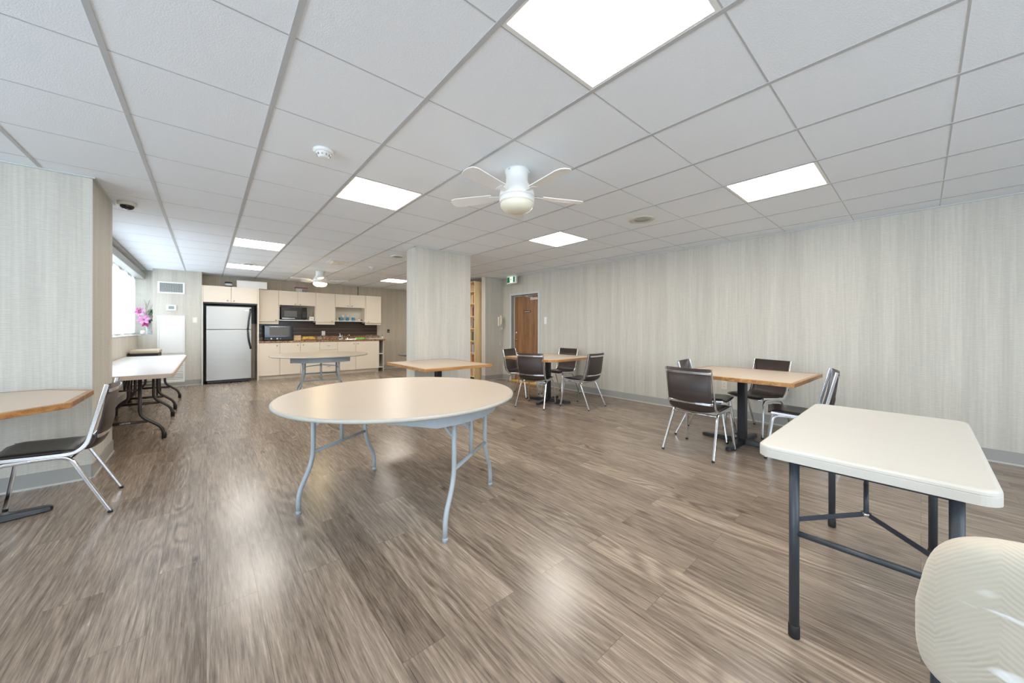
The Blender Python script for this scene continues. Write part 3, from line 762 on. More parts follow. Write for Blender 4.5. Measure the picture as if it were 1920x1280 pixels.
# ------------------------------------------------------------------ chairs
def make_chair():
    """brown vinyl stacking chair, faces +Y, origin on the floor in the middle"""
    t = thing('vinyl_chair', '', 'chair', (0, 0, 0), 0, 'brown vinyl chairs with chrome frames')
    F = -.26   # rear feet line
    # side rails: seat front -> bend -> back top (flat chrome strip)
    for s in (-1, 1):
        x = s * .213
        pts = fillet([(x, F + .475, .432), (x, F + .30, .420), (x, F + .115, .412), (x, F + .018, .835)], .085, 9)
        MB().tube(pts, 0, prof=rrect(.016, .024, .3), up=(1, 0, 0)).build('side_rail', MT['chrome'], t)
    # seat pad
    def pad(path, thick, xw, bow, name, mat):
        n = 12; m = MB(); v = []; fcs = []
        K = len(path); P = [Vector(p) for p in path]
        nr = []
        for i in range(K):
            d = (P[min(i + 1, K - 1)] - P[max(i - 1, 0)]).normalized(); nr.append(Vector((0, -d.z, d.y)))
        for side in (0, 1):
            for i in range(K):
                e = min(i, K - 1 - i) / (K - 1) * 2
                th = thick * (0.35 + .65 * min(1, e * 3.2)) * .5
                for j in range(n + 1):
                    u = j / n * 2 - 1; ed = math.sqrt(max(0, 1 - abs(u) ** 6)); q = P[i] + nr[i] * bow * (1 - u * u)
                    q = q + nr[i] * ((th * (.35 + .65 * ed)) if side else -(th * (.35 + .65 * ed))); v.append((xw * u, q.y, q.z))
        W = n + 1; S_ = K * W
        for i in range(K - 1):
            for j in range(n):
                a = i * W + j
                fcs.append((a, a + 1, a + W + 1, a + W)); fcs.append((S_ + a, S_ + a + W, S_ + a + W + 1, S_ + a + 1))
            fcs.append((i * W, i * W + W, S_ + i * W + W, S_ + i * W)); fcs.append((i * W + n, S_ + i * W + n, S_ + i * W + W + n, i * W + W + n))
        for j in range(n):
            fcs.append((j, S_ + j, S_ + j + 1, j + 1)); a = (K - 1) * W + j; fcs.append((a, a + 1, S_ + a + 1, S_ + a))
        m.add(v, fcs, True); return m.build(name, mat, t)
    pad(fillet([(0, F + .500, .428), (0, F + .44, .444), (0, F + .25, .434), (0, F + .14, .432)], .05, 5), .030, .205, .010, 'seat', MT['vinylb'])
    pad(fillet([(0, F + .17, .434), (0, F + .085, .440), (0, F + .05, .56), (0, F + .010, .838)], .07, 7), .030, .205, .022, 'backrest', MT['vinyl'])
    # two flat chrome cross straps on the back
    for z, y in ((.795, F + .016), (.505, F + .063)):
        pts = [(u * .213, y - .014 - .020 * (1 - u * u) + (.008 if abs(u) == 1 else 0), z) for u in [-1, -.9, -.6, -.3, 0, .3, .6, .9, 1]]
        MB().tube(pts, 0, prof=rrect(.022, .005, .3), up=(0, 0, 1)).build('back_strap', MT['chrome'], t)
    for s in (-1, 1):
        a = (s * .205, F + .30, .408)
        m = MB(); m.tube(fillet([(s * .236, F, .012), (s * .208, F + .175, .400), (s * .205, F + .33, .404)], .05, 6), 0, prof=rrect(.021, .021, .3)); o = m.build('leg', MT['chrome'], t)
        MB().tube([(s * .236, F - .001, 0), (s * .2355, F + .002, .018)], .0125, 10).build('foot_cap', MT['blackr'], o)
        m = MB(); m.tube(fillet([(s * .236, F + .515, .012), (s * .208, F + .455, .402), (s * .205, F + .32, .404)], .045, 6), 0, prof=rrect(.021, .021, .3)); o = m.build('leg', MT['chrome'], t)
        MB().tube([(s * .236, F + .516, 0), (s * .2355, F + .514, .018)], .0125, 10).build('foot_cap', MT['blackr'], o)
    MB().tube([(-.205, F + .168, .378), (.205, F + .168, .378)], .0075, 10).build('stretcher', MT['chrome'], t)
    MB().tube([(-.205, F + .435, .402), (.205, F + .435, .402)], .0075, 10).build('stretcher', MT['chrome'], t)
    return t


def chair_at(c0, rear, face, label):
    """rear = midpoint between the rear feet, face = direction the chair faces"""
    d = Vector((face[0], face[1], 0)).normalized(); ang = math.atan2(-d.x, d.y)
    loc = Vector((rear[0], rear[1], 0)) + d * .26
    if not c0.get('label'):
        c0.location = loc; c0.rotation_euler = (0, 0, ang); c0['label'] = label; return c0
    return dup(c0, loc, ang, label)


ch = make_chair()
chair_at(ch, (3.476, 1.465), (1, -.03), 'brown vinyl chair with its back to us at the left of the right-hand square table')
chair_at(ch, (4.32, 1.875), (.12, -.99), 'brown vinyl chair half hidden behind another at the far left of the right-hand square table')
chair_at(ch, (5.19, 1.17), (-.91, .36), 'brown vinyl chair between the right-hand square table and the wallpapered wall')
chair_at(ch, (4.30, .50), (-.22, .97), 'brown vinyl chair in profile, partly hidden behind the white folding table')
chair_at(ch, (3.71, 3.89), (.92, .38), 'brown vinyl chair with its back to us at the square table by the door')
chair_at(ch, (4.49, 3.215), (-.08, .99), 'brown vinyl chair at the right side of the square table by the door')
chair_at(ch, (4.26, 5.04), (.30, -.95), 'leftmost brown vinyl chair of the square table by the door')
chair_at(ch, (5.26, 4.41), (-1, -.03), 'brown vinyl chair against the right wall at the square table by the door')
chair_at(ch, (-.483, 3.71), (-1, -.02), 'brown vinyl chair at the left edge of the picture beside the pillar')


# ------------------------------------------------------------------ square cafe tables
def cafe(loc, rot, wx, wy, ch_, lab, arms, armrot, h=.745, post=.075, basec=(0, 0)):
    t = thing('square_table', lab, 'table', (loc[0], loc[1], 0), rot, 'tan topped pedestal tables')
    def octo(a, b, c): return [(a - c, -b), (a, -b + c), (a, b - c), (a - c, b), (-a + c, b), (-a, b - c), (-a, -b + c), (-a + c, -b)] if c > .001 else [(a, -b), (a, b), (-a, b), (-a, -b)]
    a, b = wx / 2, wy / 2; e = .032
    MB().prism(octo(a - e, b - e, max(0, ch_ - e * .6)), h - .030, h).build('tabletop', MT['lamt'], t)
    # wooden edge: ring
    po = octo(a, b, ch_); pi = octo(a - e, b - e, max(0, ch_ - e * .6) if ch_ > .001 else 0); n = len(po)
    v = [(x, y, h - .034) for x, y in po] + [(x, y, h + .0006) for x, y in po] + [(x, y, h - .034) for x, y in pi] + [(x, y, h + .0006) for x, y in pi]
    f = []
    for i in range(n):
        j = (i + 1) % n
        f += [(i, j, n + j, n + i), (n + i, n + j, 3 * n + j, 3 * n + i), (3 * n + i, 3 * n + j, 2 * n + j, 2 * n + i), (2 * n + i, 2 * n + j, j, i)]
    MB().add(v, f).build('wooden_edge', MT['oak'], t, bevel=.003)
    bx, by = basec
    m = MB(); p = post / 2; m.box(bx - p, bx + p, by - p, by + p, .05, h - .034); m.build('post', MT['black'], t, bevel=.006)
    m = MB(); m.box(bx - .2, bx + .2, by - .2, by + .2, h - .046, h - .034); m.build('top_plate', MT['black'], t)
    bs = MB().box(bx - .05, bx + .05, by - .05, by + .05, .03, .06).build('base_hub', MT['black'], t, bevel=.006)
    for k in range(4):
        an = armrot + k * PI / 2; m = MB(); l = arms
        v = []
        for (u, wd, zt) in ((0, .042, .058), (l * .5, .036, .046), (l * .88, .032, .036), (l * .97, .026, .032), (l, .012, .026)):
            v += [(u, -wd, .004), (u, wd, .004), (u, wd * .8, zt), (u, -wd * .8, zt)]
        f = [(0, 3, 2, 1)] + [(i * 4 + j, i * 4 + (j + 1) % 4, (i + 1) * 4 + (j + 1) % 4, (i + 1) * 4 + j) for i in range(4) for j in range(4)] + [(16, 17, 18, 19)]
        m.add(v, f); m.xf(Matrix.Translation((bx, by, 0)) @ Matrix.Rotation(an, 4, 'Z'))
        o = m.build('base_arm', MT['black'], t, bevel=.004)
        q = MB(); q.lathe([(.018, 0), (.018, .006)], (bx + (l - .05) * math.cos(an), by + (l - .05) * math.sin(an), 0), 12); q.build('glide', MT['blackr'], o)
    return t


cafe((4.29, 1.22), -.03, 1.06, 1.08, 0, 'right-hand square table with tan top and oak edge, four chairs around it', .40, 0, .745, basec=(.01, .02))
cafe((4.34, 4.10), .06, 1.12, 1.12, .09, 'square table with tan top and clipped corners near the door, four chairs around it', .40, .25, .745)
cafe((2.348, 4.235), 0, .965, 1.13, 0, 'chairless square table with tan top and oak edge standing against the column', .38, 0, .745)
cafe((-1.185, 3.70), 0, 1.11, 1.11, .26, 'square table with clipped corner at the left edge, in front of the pillar', .42, .18, .75)


# table seen only as a dark edge behind the column
t = thing('dark_edge_table', 'round table with dark edge, peeking out from behind the column', 'table', (3.0, 6.03, 0))
MB().lathe([(.001, .725), (.40, .725), (.415, .732), (.415, .742), (.40, .747), (.001, .747)], n=48).build('tabletop', MT['brownmetal'], t)
MB().lathe([(.03, .02), (.03, .725)], n=16).build('post', MT['black'], t); MB().lathe([(.001, 0), (.22, 0), (.22, .012), (.05, .035), (.03, .05)], n=28).build('base', MT['black'], t)


# ------------------------------------------------------------------ round folding tables
def round_table(loc, rot, R, lab, sc=1.0):
    """local +X runs from frame to frame, Y across"""
    t = thing('round_table', lab, 'table', (loc[0], loc[1], 0), rot, 'round folding tables'); t.scale = (sc, sc, 1)
    h = .757
    MB().lathe([(.001, h), (R - .012, h), (R - .012, h - .012), (.001, h - .012)], n=96, smooth=False).build('tabletop', MT['roundtop'], t)
    MB().lathe([(R - .0125, h - .013), (R - .0125, h + .0006), (R - .007, h), (R - .002, h - .004), (R, h - .011), (R - .002, h - .018), (R - .009, h - .022), (R - .10, h - .026), (R - .10, h - .013), (R - .0125, h - .013)], n=96).build('rim', MT['rim'], t)
    # apron: circle cut by two straight sides
    r, wd = R - .12, .435; a0 = math.asin(wd / r); pts = []
    for k in range(17): a = -a0 + 2 * a0 * k / 16; pts.append((r * math.cos(a), r * math.sin(a)))
    for k in range(17): a = PI - a0 + 2 * a0 * k / 16; pts.append((r * math.cos(a), r * math.sin(a)))
    n = len(pts); inn = [(x * .975, y * .96) for x, y in pts]; v = []
    for z in (h - .104, h - .026):
        v += [(x, y, z) for x, y in pts] + [(x, y, z) for x, y in inn]
    f = []
    for i in range(n):
        j = (i + 1) % n
        f += [(i, j, 2 * n + j, 2 * n + i), (n + i, 3 * n + i, 3 * n + j, n + j), (i, n + i, n + j, j), (2 * n + i, 2 * n + j, 3 * n + j, 3 * n + i)]
    MB().add(v, f).build('apron', MT['bluegrey'], t)
    MB().lathe([(.001, h - .030), (R - .12, h - .030), (R - .12, h - .026), (.001, h - .026)], n=64, smooth=False).build('underside', MT['bluegrey'], t)
    X = .525
    for s in (-1, 1):
        for q in (-1, 1):
            pth = fillet([(s * X, q * .262, h - .05), (s * X, q * .262, .31), (s * X, q * .378, .135), (s * X, q * .378, .012)], .09, 8)
            o = MB().tube(pth, .0145, 14).build('leg', MT['bluegrey'], t)
            MB().lathe([(.017, 0), (.017, .018), (.0145, .022)], (s * X, q * .378, 0), 14).build('foot_cap', MT['bluegrey'], o)
        MB().tube([(s * X, -.262, .365), (s * X, .262, .365)], .0125, 12).build('crossbar', MT['bluegrey'], t)
        MB().tube([(s * X, .0, .365), (s * X, .0, h - .05)], .0135, 12).build('centre_tube', MT['bluegrey'], t)
        MB().tube([(s * X, -.30, h - .055), (s * X, .30, h - .055)], .013, 12).build('hinge_rod', MT['bluegrey'], t)
        # folding brace: two flat straps with a knuckle
        m = MB(); m.tube([(s * X, 0, .54), (s * (X - .13), 0, .60)], 0, prof=rrect(.022, .006, .3)); m.tube([(s * (X - .12), 0.008, .60), (s * (X - .24), 0.008, h - .04)], 0, prof=rrect(.022, .006, .3))
        m.tube([(s * (X - .125), -.03, .602), (s * (X - .125), .03, .602)], .006)
        for q in (-1, 1):
            m.tube([(s * X, q * .255, .545), (s * (X - .06), q * .235, .585), (s * (X - .15), q * .215, h - .04)], 0, prof=rrect(.020, .005, .3))
            m.tube([(s * (X - .06), q * .235, .585), (s * (X - .125), q * .03, .602)], 0, prof=rrect(.016, .004, .3))
        m.build('folding_brace', MT['bluegrey'], t)
    return t


LDIR = (.545, -.838)
round_table((1.055, 2.41), math.atan2(LDIR[1], LDIR[0]), .785, 'large round folding table in the middle of the room, beige top on pale blue legs')
round_table((1.53, 6.94), math.atan2(.97, .21), .765, 'round folding table farther back, in front of the kitchen cabinets')


# ------------------------------------------------------------------ white plastic folding table, right foreground
t = thing('folding_table', 'white plastic folding table on charcoal legs in the right foreground', 'table', (2.322, .142, 0), 0)
hx, hy, h = .615, .30, .738
pl = rpoly(-hx, hx, -hy, hy, .055)
m = MB(); rings = [(0, -.046), (.0, -.018), (-.0015, -.016), (.0, -.014), (-.001, -.006), (-.006, -.0015), (-.012, 0)]
n = len(pl); v = []
for ins, dz in [(.02, -.046)] and [(-.02, -.046)] + rings:
    for (x, y) in pl:
        d = Vector((x, y)); c_ = Vector((max(-hx + .055, min(hx - .055, x)), max(-hy + .055, min(hy - .055, y)))); nn = (d - c_).normalized()
        v.append((x + nn.x * ins, y + nn.y * ins, h + dz))
K = len(v) // n
f = [(i * n + j, i * n + (j + 1) % n, (i + 1) * n + (j + 1) % n, (i + 1) * n + j) for i in range(K - 1) for j in range(n)]
f.append(list(range((K - 1) * n, K * n))); f.append(list(range(n))[::-1])
m.add(v, f); m.build('tabletop', MT['plastic'], t)
for s in (-1, 1):
    X = s * .575
    for q in (-1, 1):
        y = q * .199 + s * .0155
        o = MB().tube([(X, y, .035), (X, y, h - .03)], .0165, 16).build('leg', MT['slate'], t)
        MB().lathe([(.0165, 0), (.019, .004), (.019, .045), (.0165, .05)], (X, y, 0), 16).build('foot_cap', MT['blackr'], o)
    MB().tube([(X, -.199 + s * .0155, .41), (X, .199 + s * .0155, .41)], .011, 14).build('crossbar', MT['slate'], t)
    MB().tube([(X, -.20, h - .052), (X, .20, h - .052)], .011, 12).build('hinge_rod', MT['slate'], t)
    C = (X - s * .165, -.005, .50)
    for q in (-1, 1): MB().tube([(X, q * .194 + s * .0155, .462), C], 0, prof=rrect(.018, .005, .3)).build('brace_strap', MT['slate'], t)
    m = MB(); m.tube([C, (C[0] - s * .06, 0, .60)], .008, 10); m.tube([(C[0] - s * .055, 0, .59), (C[0] - s * .17, 0, h - .045)], 0, prof=rrect(.030, .012, .4)); m.build('pivot_arm', MT['slate'], t)
    MB().lathe([(.015, -.006), (.015, .006)], C, 16).build('locking_ring', MT['chrome'], t)


# ------------------------------------------------------------------ white-topped folding tables by the window
def fold_table(y0, y1, lab, text):
    t = thing('folding_table', lab, 'table', (-.655, (y0 + y1) / 2, 0), 0, 'white topped folding tables along the window wall')
    L2 = (y1 - y0) / 2; h = .73
    MB().prism(rpoly(-.372, .372, -L2 + .008, L2 - .008, .03), h - .03, h).build('tabletop', MT['foldtop'], t, bevel=.003)
    b = MB(); pts = rpoly(-.385, .385, -L2, L2, .04); pin = rpoly(-.371, .371, -L2 + .012, L2 - .012, .03); n = len(pts); v = []
    for z in (h - .045, h - .002): v += [(x, y, z) for x, y in pts] + [(x, y, z) for x, y in pin]
    f = []
    for i in range(n):
        j = (i + 1) % n; f += [(i, j, 2 * n + j, 2 * n + i), (n + i, 3 * n + i, 3 * n + j, n + j), (i, n + i, n + j, j), (2 * n + i, 2 * n + j, 3 * n + j, 3 * n + i)]
    b.add(v, f, False).build('edge_band', MT['foldedge'], t)
    MB().prism(pin, h - .045, h - .032).build('underside', MT['foldedge'], t)
    for s in (-1, 1):
        Y = s * (L2 - .27)
        for q in (-1, 1):
            pth = fillet([(q * .115, Y, h - .05), (q * .115, Y, .27), (q * .285, Y, .125), (q * .300, Y, .014)], .06, 8)
            o = MB().tube(pth, .0165, 14).build('leg', MT['brownmetal'], t)
            MB().lathe([(.021, 0), (.021, .05), (.017, .07)], (q * .300, Y, 0), 14).build('foot_cap', MT['blackr'], o)
        bar = MB().tube([(-.175, Y, .212), (.175, Y, .205)], .016, 12).build('crossbar', MT['brownmetal'], t)
        if text and s < 0:
            c = bpy.data.curves.new('lettering', 'FONT'); c.body = 'LIFETIME'; c.size = .020; c.extrude = .0006; c.align_x = 'CENTER'; c.align_y = 'CENTER'
            o = bpy.data.objects.new('tmp', c); COL.objects.link(o)
            dg = bpy.context.evaluated_depsgraph_get(); me = bpy.data.meshes.new_from_object(o.evaluated_get(dg)); me.name = 'lettering'
            bpy.data.objects.remove(o); lo = bpy.data.objects.new('lettering', me); COL.objects.link(lo); lo.parent = bar
            me.materials.clear(); me.materials.append(MT['paper'])
            lo.location = (0.01, Y - .0172, .209); lo.rotation_euler = (PI / 2, 0, 0)
        MB().tube([(-.25, Y, h - .05), (.25, Y, h - .05)], .013, 12).build('hinge_rod', MT['brownmetal'], t)
        m = MB(); m.tube([(0, Y, h - .05), (0, Y - s * .03, .55), (0, Y - s * .26, h - .05)], .009, 10); m.tube([(-.115, Y, .55), (.115, Y, .55)], .009, 10); m.build('folding_brace', MT['brownmetal'], t)
    return t


fold_table(5.18, 7.00, 'nearer white-topped folding table by the window, beige edge and dark brown legs', True)
fold_table(7.015, 8.68, 'farther white-topped folding table by the window, end to end with another', False)

# padded stool beyond the tables
t = thing('padded_stool', 'beige padded seat with dark frame standing in the corner under the flowers', 'stool', (-.80, 9.25, 0))
m = MB(); m.box(-.22, .15, -.30, .30, 0, .065); m.build('cushion', MT['beigefab'], t, bevel=.025, seg=4, loc=(0, 0, .755))
MB().box(-.225, .14, -.30, .29, .69, .755).build('seat_frame', MT['blackr'], t, bevel=.008)
for sx in (-.19, .12):
    for sy in (-.27, .27): MB().tube([(sx * 1.05, sy * 1.05, 0), (sx * .92, sy * .95, .69)], .013, 12).build('leg', MT['brownmetal'], t)
MB().tube([(-.18, -.265, .2), (.12, -.265, .2)], .008).build('stretcher', MT['brownmetal'], t); MB().tube([(-.18, .265, .2), (.12, .265, .2)], .008).build('stretcher', MT['brownmetal'], t)

# ------------------------------------------------------------------ upholstered chair, bottom right corner
t = thing('upholstered_chair', 'beige herringbone upholstered chair cut off by the bottom right corner', 'chair', (1.37, -.235, 0), 0)
t.rotation_euler = (0, 0, math.atan2(-1.0, .03))   # local +Y is the way it faces
def cushion(hw, hh, ht, e1, n=64, m_=28):
    """soft slab: x half width, z half height, y half thickness"""
    v = []; f = []
    def sp(c, e): return math.copysign(abs(c) ** e, c)
    for i in range(m_ + 1):
        b = -PI / 2 + PI * i / m_
        for j in range(n):
            a = 2 * PI * j / n
            cb_, sb = sp(math.cos(b), .55), sp(math.sin(b), .8)
            v.append((hw * cb_ * sp(math.cos(a), e1), ht * sb, hh * cb_ * sp(math.sin(a), e1)))
    for i in range(m_):
        for j in range(n): f.append((i * n + j, i * n + (j + 1) % n, (i + 1) * n + (j + 1) % n, (i + 1) * n + j))
    return MB().add(v, f, True)
m = cushion(.25, .192, .045, .42); m.v = [(x * (1 - .10 * max(0, z / .192)), y, z) for x, y, z in m.v]; m.xf(Matrix.Translation((0, -.235, .638)) @ Matrix.Rotation(math.radians(12), 4, 'X')); m.build('backrest', MT['herring'], t)
m = cushion(.225, .22, .045, .42); m.xf(Matrix.Translation((0, .02, .45)) @ Matrix.Rotation(PI / 2, 4, 'X')); m.build('seat', MT['herring'], t)
for s in (-1, 1):
    MB().tube(fillet([(s * .20, -.24, 0), (s * .20, -.19, .40), (s * .20, -.215, .60)], .05), .012, 12).build('rear_leg', MT['slate'], t)
    MB().tube([(s * .20, .22, 0), (s * .20, .18, .42)], .012, 12).build('front_leg', MT['slate'], t)

# ------------------------------------------------------------------ kitchen
CF = 10.08   # base cabinet fronts
UF = 10.30   # upper cabinet fronts


def knob(x, y, z, par, kind='knob'):
    m = MB(); m.lathe([(.006, 0), (.006, -.014), (.014, -.018), (.015, -.026), (.010, -.030), (.001, -.031)], (x, y, z), 14, axis='y')
    m.build('knob', MT['bronze'], par)


def pull(x, y, z, par):
    m = MB(); m.tube(fillet([(x - .03, y, z), (x - .026, y - .022, z), (x + .026, y - .022, z), (x + .03, y, z)], .015), .005, 8); m.build('handle', MT['bronze'], par)


def carcass(t, x0, x1, yf, yb, z0, z1, th=.018):
    m = MB(); m.box(x0, x0 + th, yf, yb, z0, z1); m.box(x1 - th, x1, yf, yb, z0, z1); m.box(x0 + th, x1 - th, yf, yb, z0, z0 + th); m.box(x0 + th, x1 - th, yf, yb, z1 - th, z1); m.box(x0 + th, x1 - th, yb - .008, yb, z0 + th, z1 - th)
    m.build('body', MT['cab'], t)


def door_(t, x0, x1, yf, z0, z1, kx, kz, nm='door'):
    g_ = .003
    o = MB().box(x0 + g_, x1 - g_, yf - .018, yf, z0 + g_, z1 - g_).build(nm, MT['cab'], t, bevel=.0015)
    if kx is not None:
        if nm == 'drawer': pull(kx, yf - .018, kz, o)
        else: knob(kx, yf - .018, kz, o)
    return o


def cabinet(name, lab, cat, x0, x1, yf, yb, z0, z1, doors, grp, kick=False):
    t = thing(name, lab, cat, (0, 0, 0), 0, grp)
    t.location = ((x0 + x1) / 2, (yf + yb) / 2, z0 if not kick else 0)
    ox, oy, oz = t.location
    y0 = yf + .018 - oy
    carcass(t, x0 - ox, x1 - ox, y0, yb - oy, z0 - oz, z1 - oz)
    for d in doors: door_(t, d[0] - ox, d[1] - ox, y0, d[2] - oz, d[3] - oz, None if d[4] is None else d[4] - ox, None if d[4] is None else d[5] - oz, d[6] if len(d) > 6 else 'door')
    if kick: MB().box(x0 - ox, x1 - ox, y0 + .05, y0 + .062, 0, z0 - oz).build('kick_plate', MT['cab'], t)
    return t


G1 = 'cream wall cabinets'; G2 = 'cream base cabinets'
UT = 2.14
cabinet('wall_cabinet', 'cream wall cabinet with single tall door next to the fridge, above the toaster oven', 'cabinet', .925, 1.333, UF, KY - .001, 1.36, UT, [(.925, 1.327, 1.372, UT, 1.275, 1.41)], G1)
m = thing('light_valance', 'cream strip under the wall cabinet above the toaster oven', 'cabinet trim', (1.13, 10.33, 1.315)); MB().box(-.205, .203, -.012, .012, 0, .043).build('board', MT['cab'], m)
t = cabinet('wall_cabinet', 'cream wall cabinet with two short doors above the microwave', 'cabinet', 1.335, 2.145, UF, KY - .001, 1.785, UT, [(1.335, 1.737, 1.787, UT, 1.68, 1.815), (1.737, 2.145, 1.787, UT, 1.79, 1.815)], G1)
def openshelf(x0, x1, zt, zb, lab):
    t = thing('open_shelf', lab, 'shelf', ((x0 + x1) / 2, 10.46, zb), 0, 'open shelves under the short wall cabinets'); a = (x1 - x0) / 2
    MB().box(-a + .0005, a - .0005, -.155, .138, -.02, 0).build('shelf_board', MT['white'], t)
    m = MB(); m.box(-a + .0005, -a + .016, -.15, .138, 0, zt - zb - .0005); m.box(a - .016, a - .0005, -.15, .138, 0, zt - zb - .0005); m.build('side_panel', MT['cab'], t)
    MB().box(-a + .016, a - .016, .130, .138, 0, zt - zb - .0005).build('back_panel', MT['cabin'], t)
openshelf(1.335, 2.145, 1.785, 1.425, 'open shelf holding the black microwave')
cabinet('wall_cabinet', 'cream wall cabinet with single tall door in the middle of the run', 'cabinet', 2.147, 2.605, UF, KY - .001, 1.36, UT, [(2.147, 2.605, 1.372, UT, 2.53, 1.405)], G1)
m = thing('light_valance', 'cream strip under the tall middle wall cabinet', 'cabinet trim', (2.376, 10.33, 1.315)); MB().box(-.228, .228, -.012, .012, 0, .043).build('board', MT['cab'], m)
cabinet('wall_cabinet', 'cream wall cabinet with two short doors above the shelf of blue mugs', 'cabinet', 2.607, 3.398, UF, KY - .001, 1.785, UT, [(2.607, 2.985, 1.787, UT, 2.93, 1.83), (2.985, 3.398, 1.787, UT, 3.04, 1.83)], G1)
openshelf(2.607, 3.398, 1.785, 1.425, 'open shelf holding blue mugs and glasses')
cabinet('wall_cabinet', 'cream wall cabinet with single tall door, rightmost of the run', 'cabinet', 3.40, 3.845, UF - .02, KY - .001, 1.36, UT, [(3.413, 3.84, 1.365, UT, 3.48, 1.40)], G1)
m = thing('light_valance', 'cream strip under the rightmost wall cabinet', 'cabinet trim', (3.622, 10.33, 1.315)); MB().box(-.222, .222, -.012, .012, 0, .043).build('board', MT['cab'], m)
# base run
BZ = .868
cabinet('base_cabinet', 'cream base cabinet with one door, leftmost under the toaster oven', 'cabinet', .912, 1.329, CF, KY - .001, .09, BZ, [(.912, 1.329, .09, BZ, 1.27, .80)], G2, True)
cabinet('base_cabinet', 'cream base cabinet with two doors under the bread, behind the round table', 'cabinet', 1.331, 2.19, CF, KY - .001, .09, BZ, [(1.331, 1.76, .09, BZ, 1.70, .80), (1.76, 2.19, .09, BZ, 1.82, .80)], G2, True)
cabinet('base_cabinet', 'cream base cabinet with stacked drawers, under the outlet', 'cabinet', 2.192, 2.614, CF, KY - .001, .09, BZ, [(2.192, 2.614, .66, BZ, 2.403, .765, 'drawer'), (2.192, 2.614, .375, .66, 2.403, .52, 'drawer'), (2.192, 2.614, .09, .375, 2.403, .23, 'drawer')], G2, True)
cabinet('base_cabinet', 'cream base cabinet with two doors under the sink', 'cabinet', 2.616, 3.715, CF, KY - .001, .09, BZ, [(2.616, 3.076, .09, BZ, 3.025, .80), (3.076, 3.715, .09, BZ, 3.13, .80)], G2, True)
t = thing('open_end_unit', 'open cream end shelf unit at the right end of the base cabinets', 'shelf unit', (3.79, 10.36, 0))
m = MB(); m.box(.046, .062, -.25, .238, 0, BZ); m.build('side_panel', MT['cab'], t)
m = MB(); m.box(-.0735, -.068, -.24, .238, 0, BZ); m.build('lining', MT['shadowline'], t)  # dark sheet added over the cabinet side, painting the shade inside the unit
for z in (.10, .48): MB().box(-.068, .046, -.24, .225, z, z + .016).build('shelf_board', MT['white'], t)
MB().box(-.073, .046, .225, .238, .02, BZ).build('back_panel', MT['shadowline'], t)  # dark colour paints the shade at the back of the opening
# worktop
t = thing('worktop', 'brown speckled laminate worktop along the kitchen wall', 'worktop', (2.39, 10.33, .87))
m = MB(); m.box(-1.48, 1.50, -.265, .265, 0, .04); m.build('slab', MT['granite'], t, bevel=.006); MB().box(-1.48, 1.50, .243, .265, .04, .135).build('upstand', MT['granite'], t, bevel=.003)
t = thing('backsplash', 'dark brown glossy panel between worktop and wall cabinets', 'backsplash', (2.38, KY - .006, 1.0)); MB().box(-1.45, 1.455, 0, .004, .005, .40).build('panel', MT['splash'], t)
m = MB(); m.box(-1.45, 1.455, -.0008, .0, .20, .203); m.box(-1.45, 1.455, -.0008, .0, .10, .103); m.build('panel_joint', MT['bronze'], t)
# fridge surround
t = thing('fridge_surround', 'cream tall surround with two doors above the fridge', 'cabinet', (.41, 10.35, 0))
m = MB(); m.box(-.493, -.475, -.30, .249, 0, 2.135); m.box(.475, .502, -.30, .249, 0, 2.135); m.box(-.475, .475, -.28, .249, 1.775, 1.793); m.box(-.475, .475, -.28, .249, 2.117, 2.135); m.build('body', MT['cab'], t)
m = MB(); m.box(-.475, .475, .24, .249, 1.32, 1.775); m.box(-.475, -.462, -.298, .24, 0, 1.775); m.box(.462, .475, -.298, .24, 1.32, 1.775); m.box(-.475, .475, -.298, .24, 1.742, 1.775); m.build('lining', MT['black'], t)
door_(t, -.475, 0, -.28, 1.778, 2.135, -.062, 1.822); door_(t, 0, .475, -.28, 1.778, 2.135, .05, 1.822)
# fridge
t = thing('refrigerator', 'stainless top-freezer refrigerator with black curved handles', 'refrigerator', (.385, 10.35, 0))
MB().box(-.39, .38, -.23, .23, .05, 1.685).build('cabinet_body', MT['black'], t, bevel=.006)
m = MB()
def fdoor(z0, z1, nm):
    n = 10; v = []
    for z in (z0, z1):
        for i in range(n + 1):
            u = -1 + 2 * i / n; v.append((-.005 + .39 * u, -.315 - .008 * (1 - u * u), z))
        v += [(.385, -.235, z), (-.395, -.235, z)]
    k = n + 3
    f = [list(range(k))[::-1], list(range(k, 2 * k))] + [(i, (i + 1) % k, k + (i + 1) % k, k + i) for i in range(k)]
    return MB().add(v, f, False).build(nm, MT['steel'], t, bevel=.004)
d1 = fdoor(1.187, 1.69, 'freezer_door'); d2 = fdoor(.075, 1.175, 'fridge_door')
MB().box(.265, .335, -.334, -.322, 1.60, 1.625).build('badge', MT['chrome'], d1, bevel=.003)
m = MB(); m.tube(fillet([(.370, -.315, 1.655), (.368, -.35, 1.61), (.335, -.372, 1.40), (.322, -.36, 1.20), (.322, -.318, 1.195)], .09), 0, prof=rrect(.036, .02, .4), up=(1, 0, 0)); m.build('handle', MT['black'], d1)
m = MB(); m.tube(fillet([(.322, -.318, 1.17), (.322, -.36, 1.165), (.333, -.375, .96), (.370, -.345, .78), (.373, -.315, .745)], .09), 0, prof=rrect(.036, .02, .4), up=(1, 0, 0)); m.build('handle', MT['black'], d2)
MB().box(-.38, .375, -.30, -.20, .018, .07).build('toe_grille', MT['black'], t)
for x in (-.33, .33): MB().lathe([(.02, -.012), (.02, .012)], (x, -.27, .02), 14, axis='x').build('roller', MT['blackr'], t)

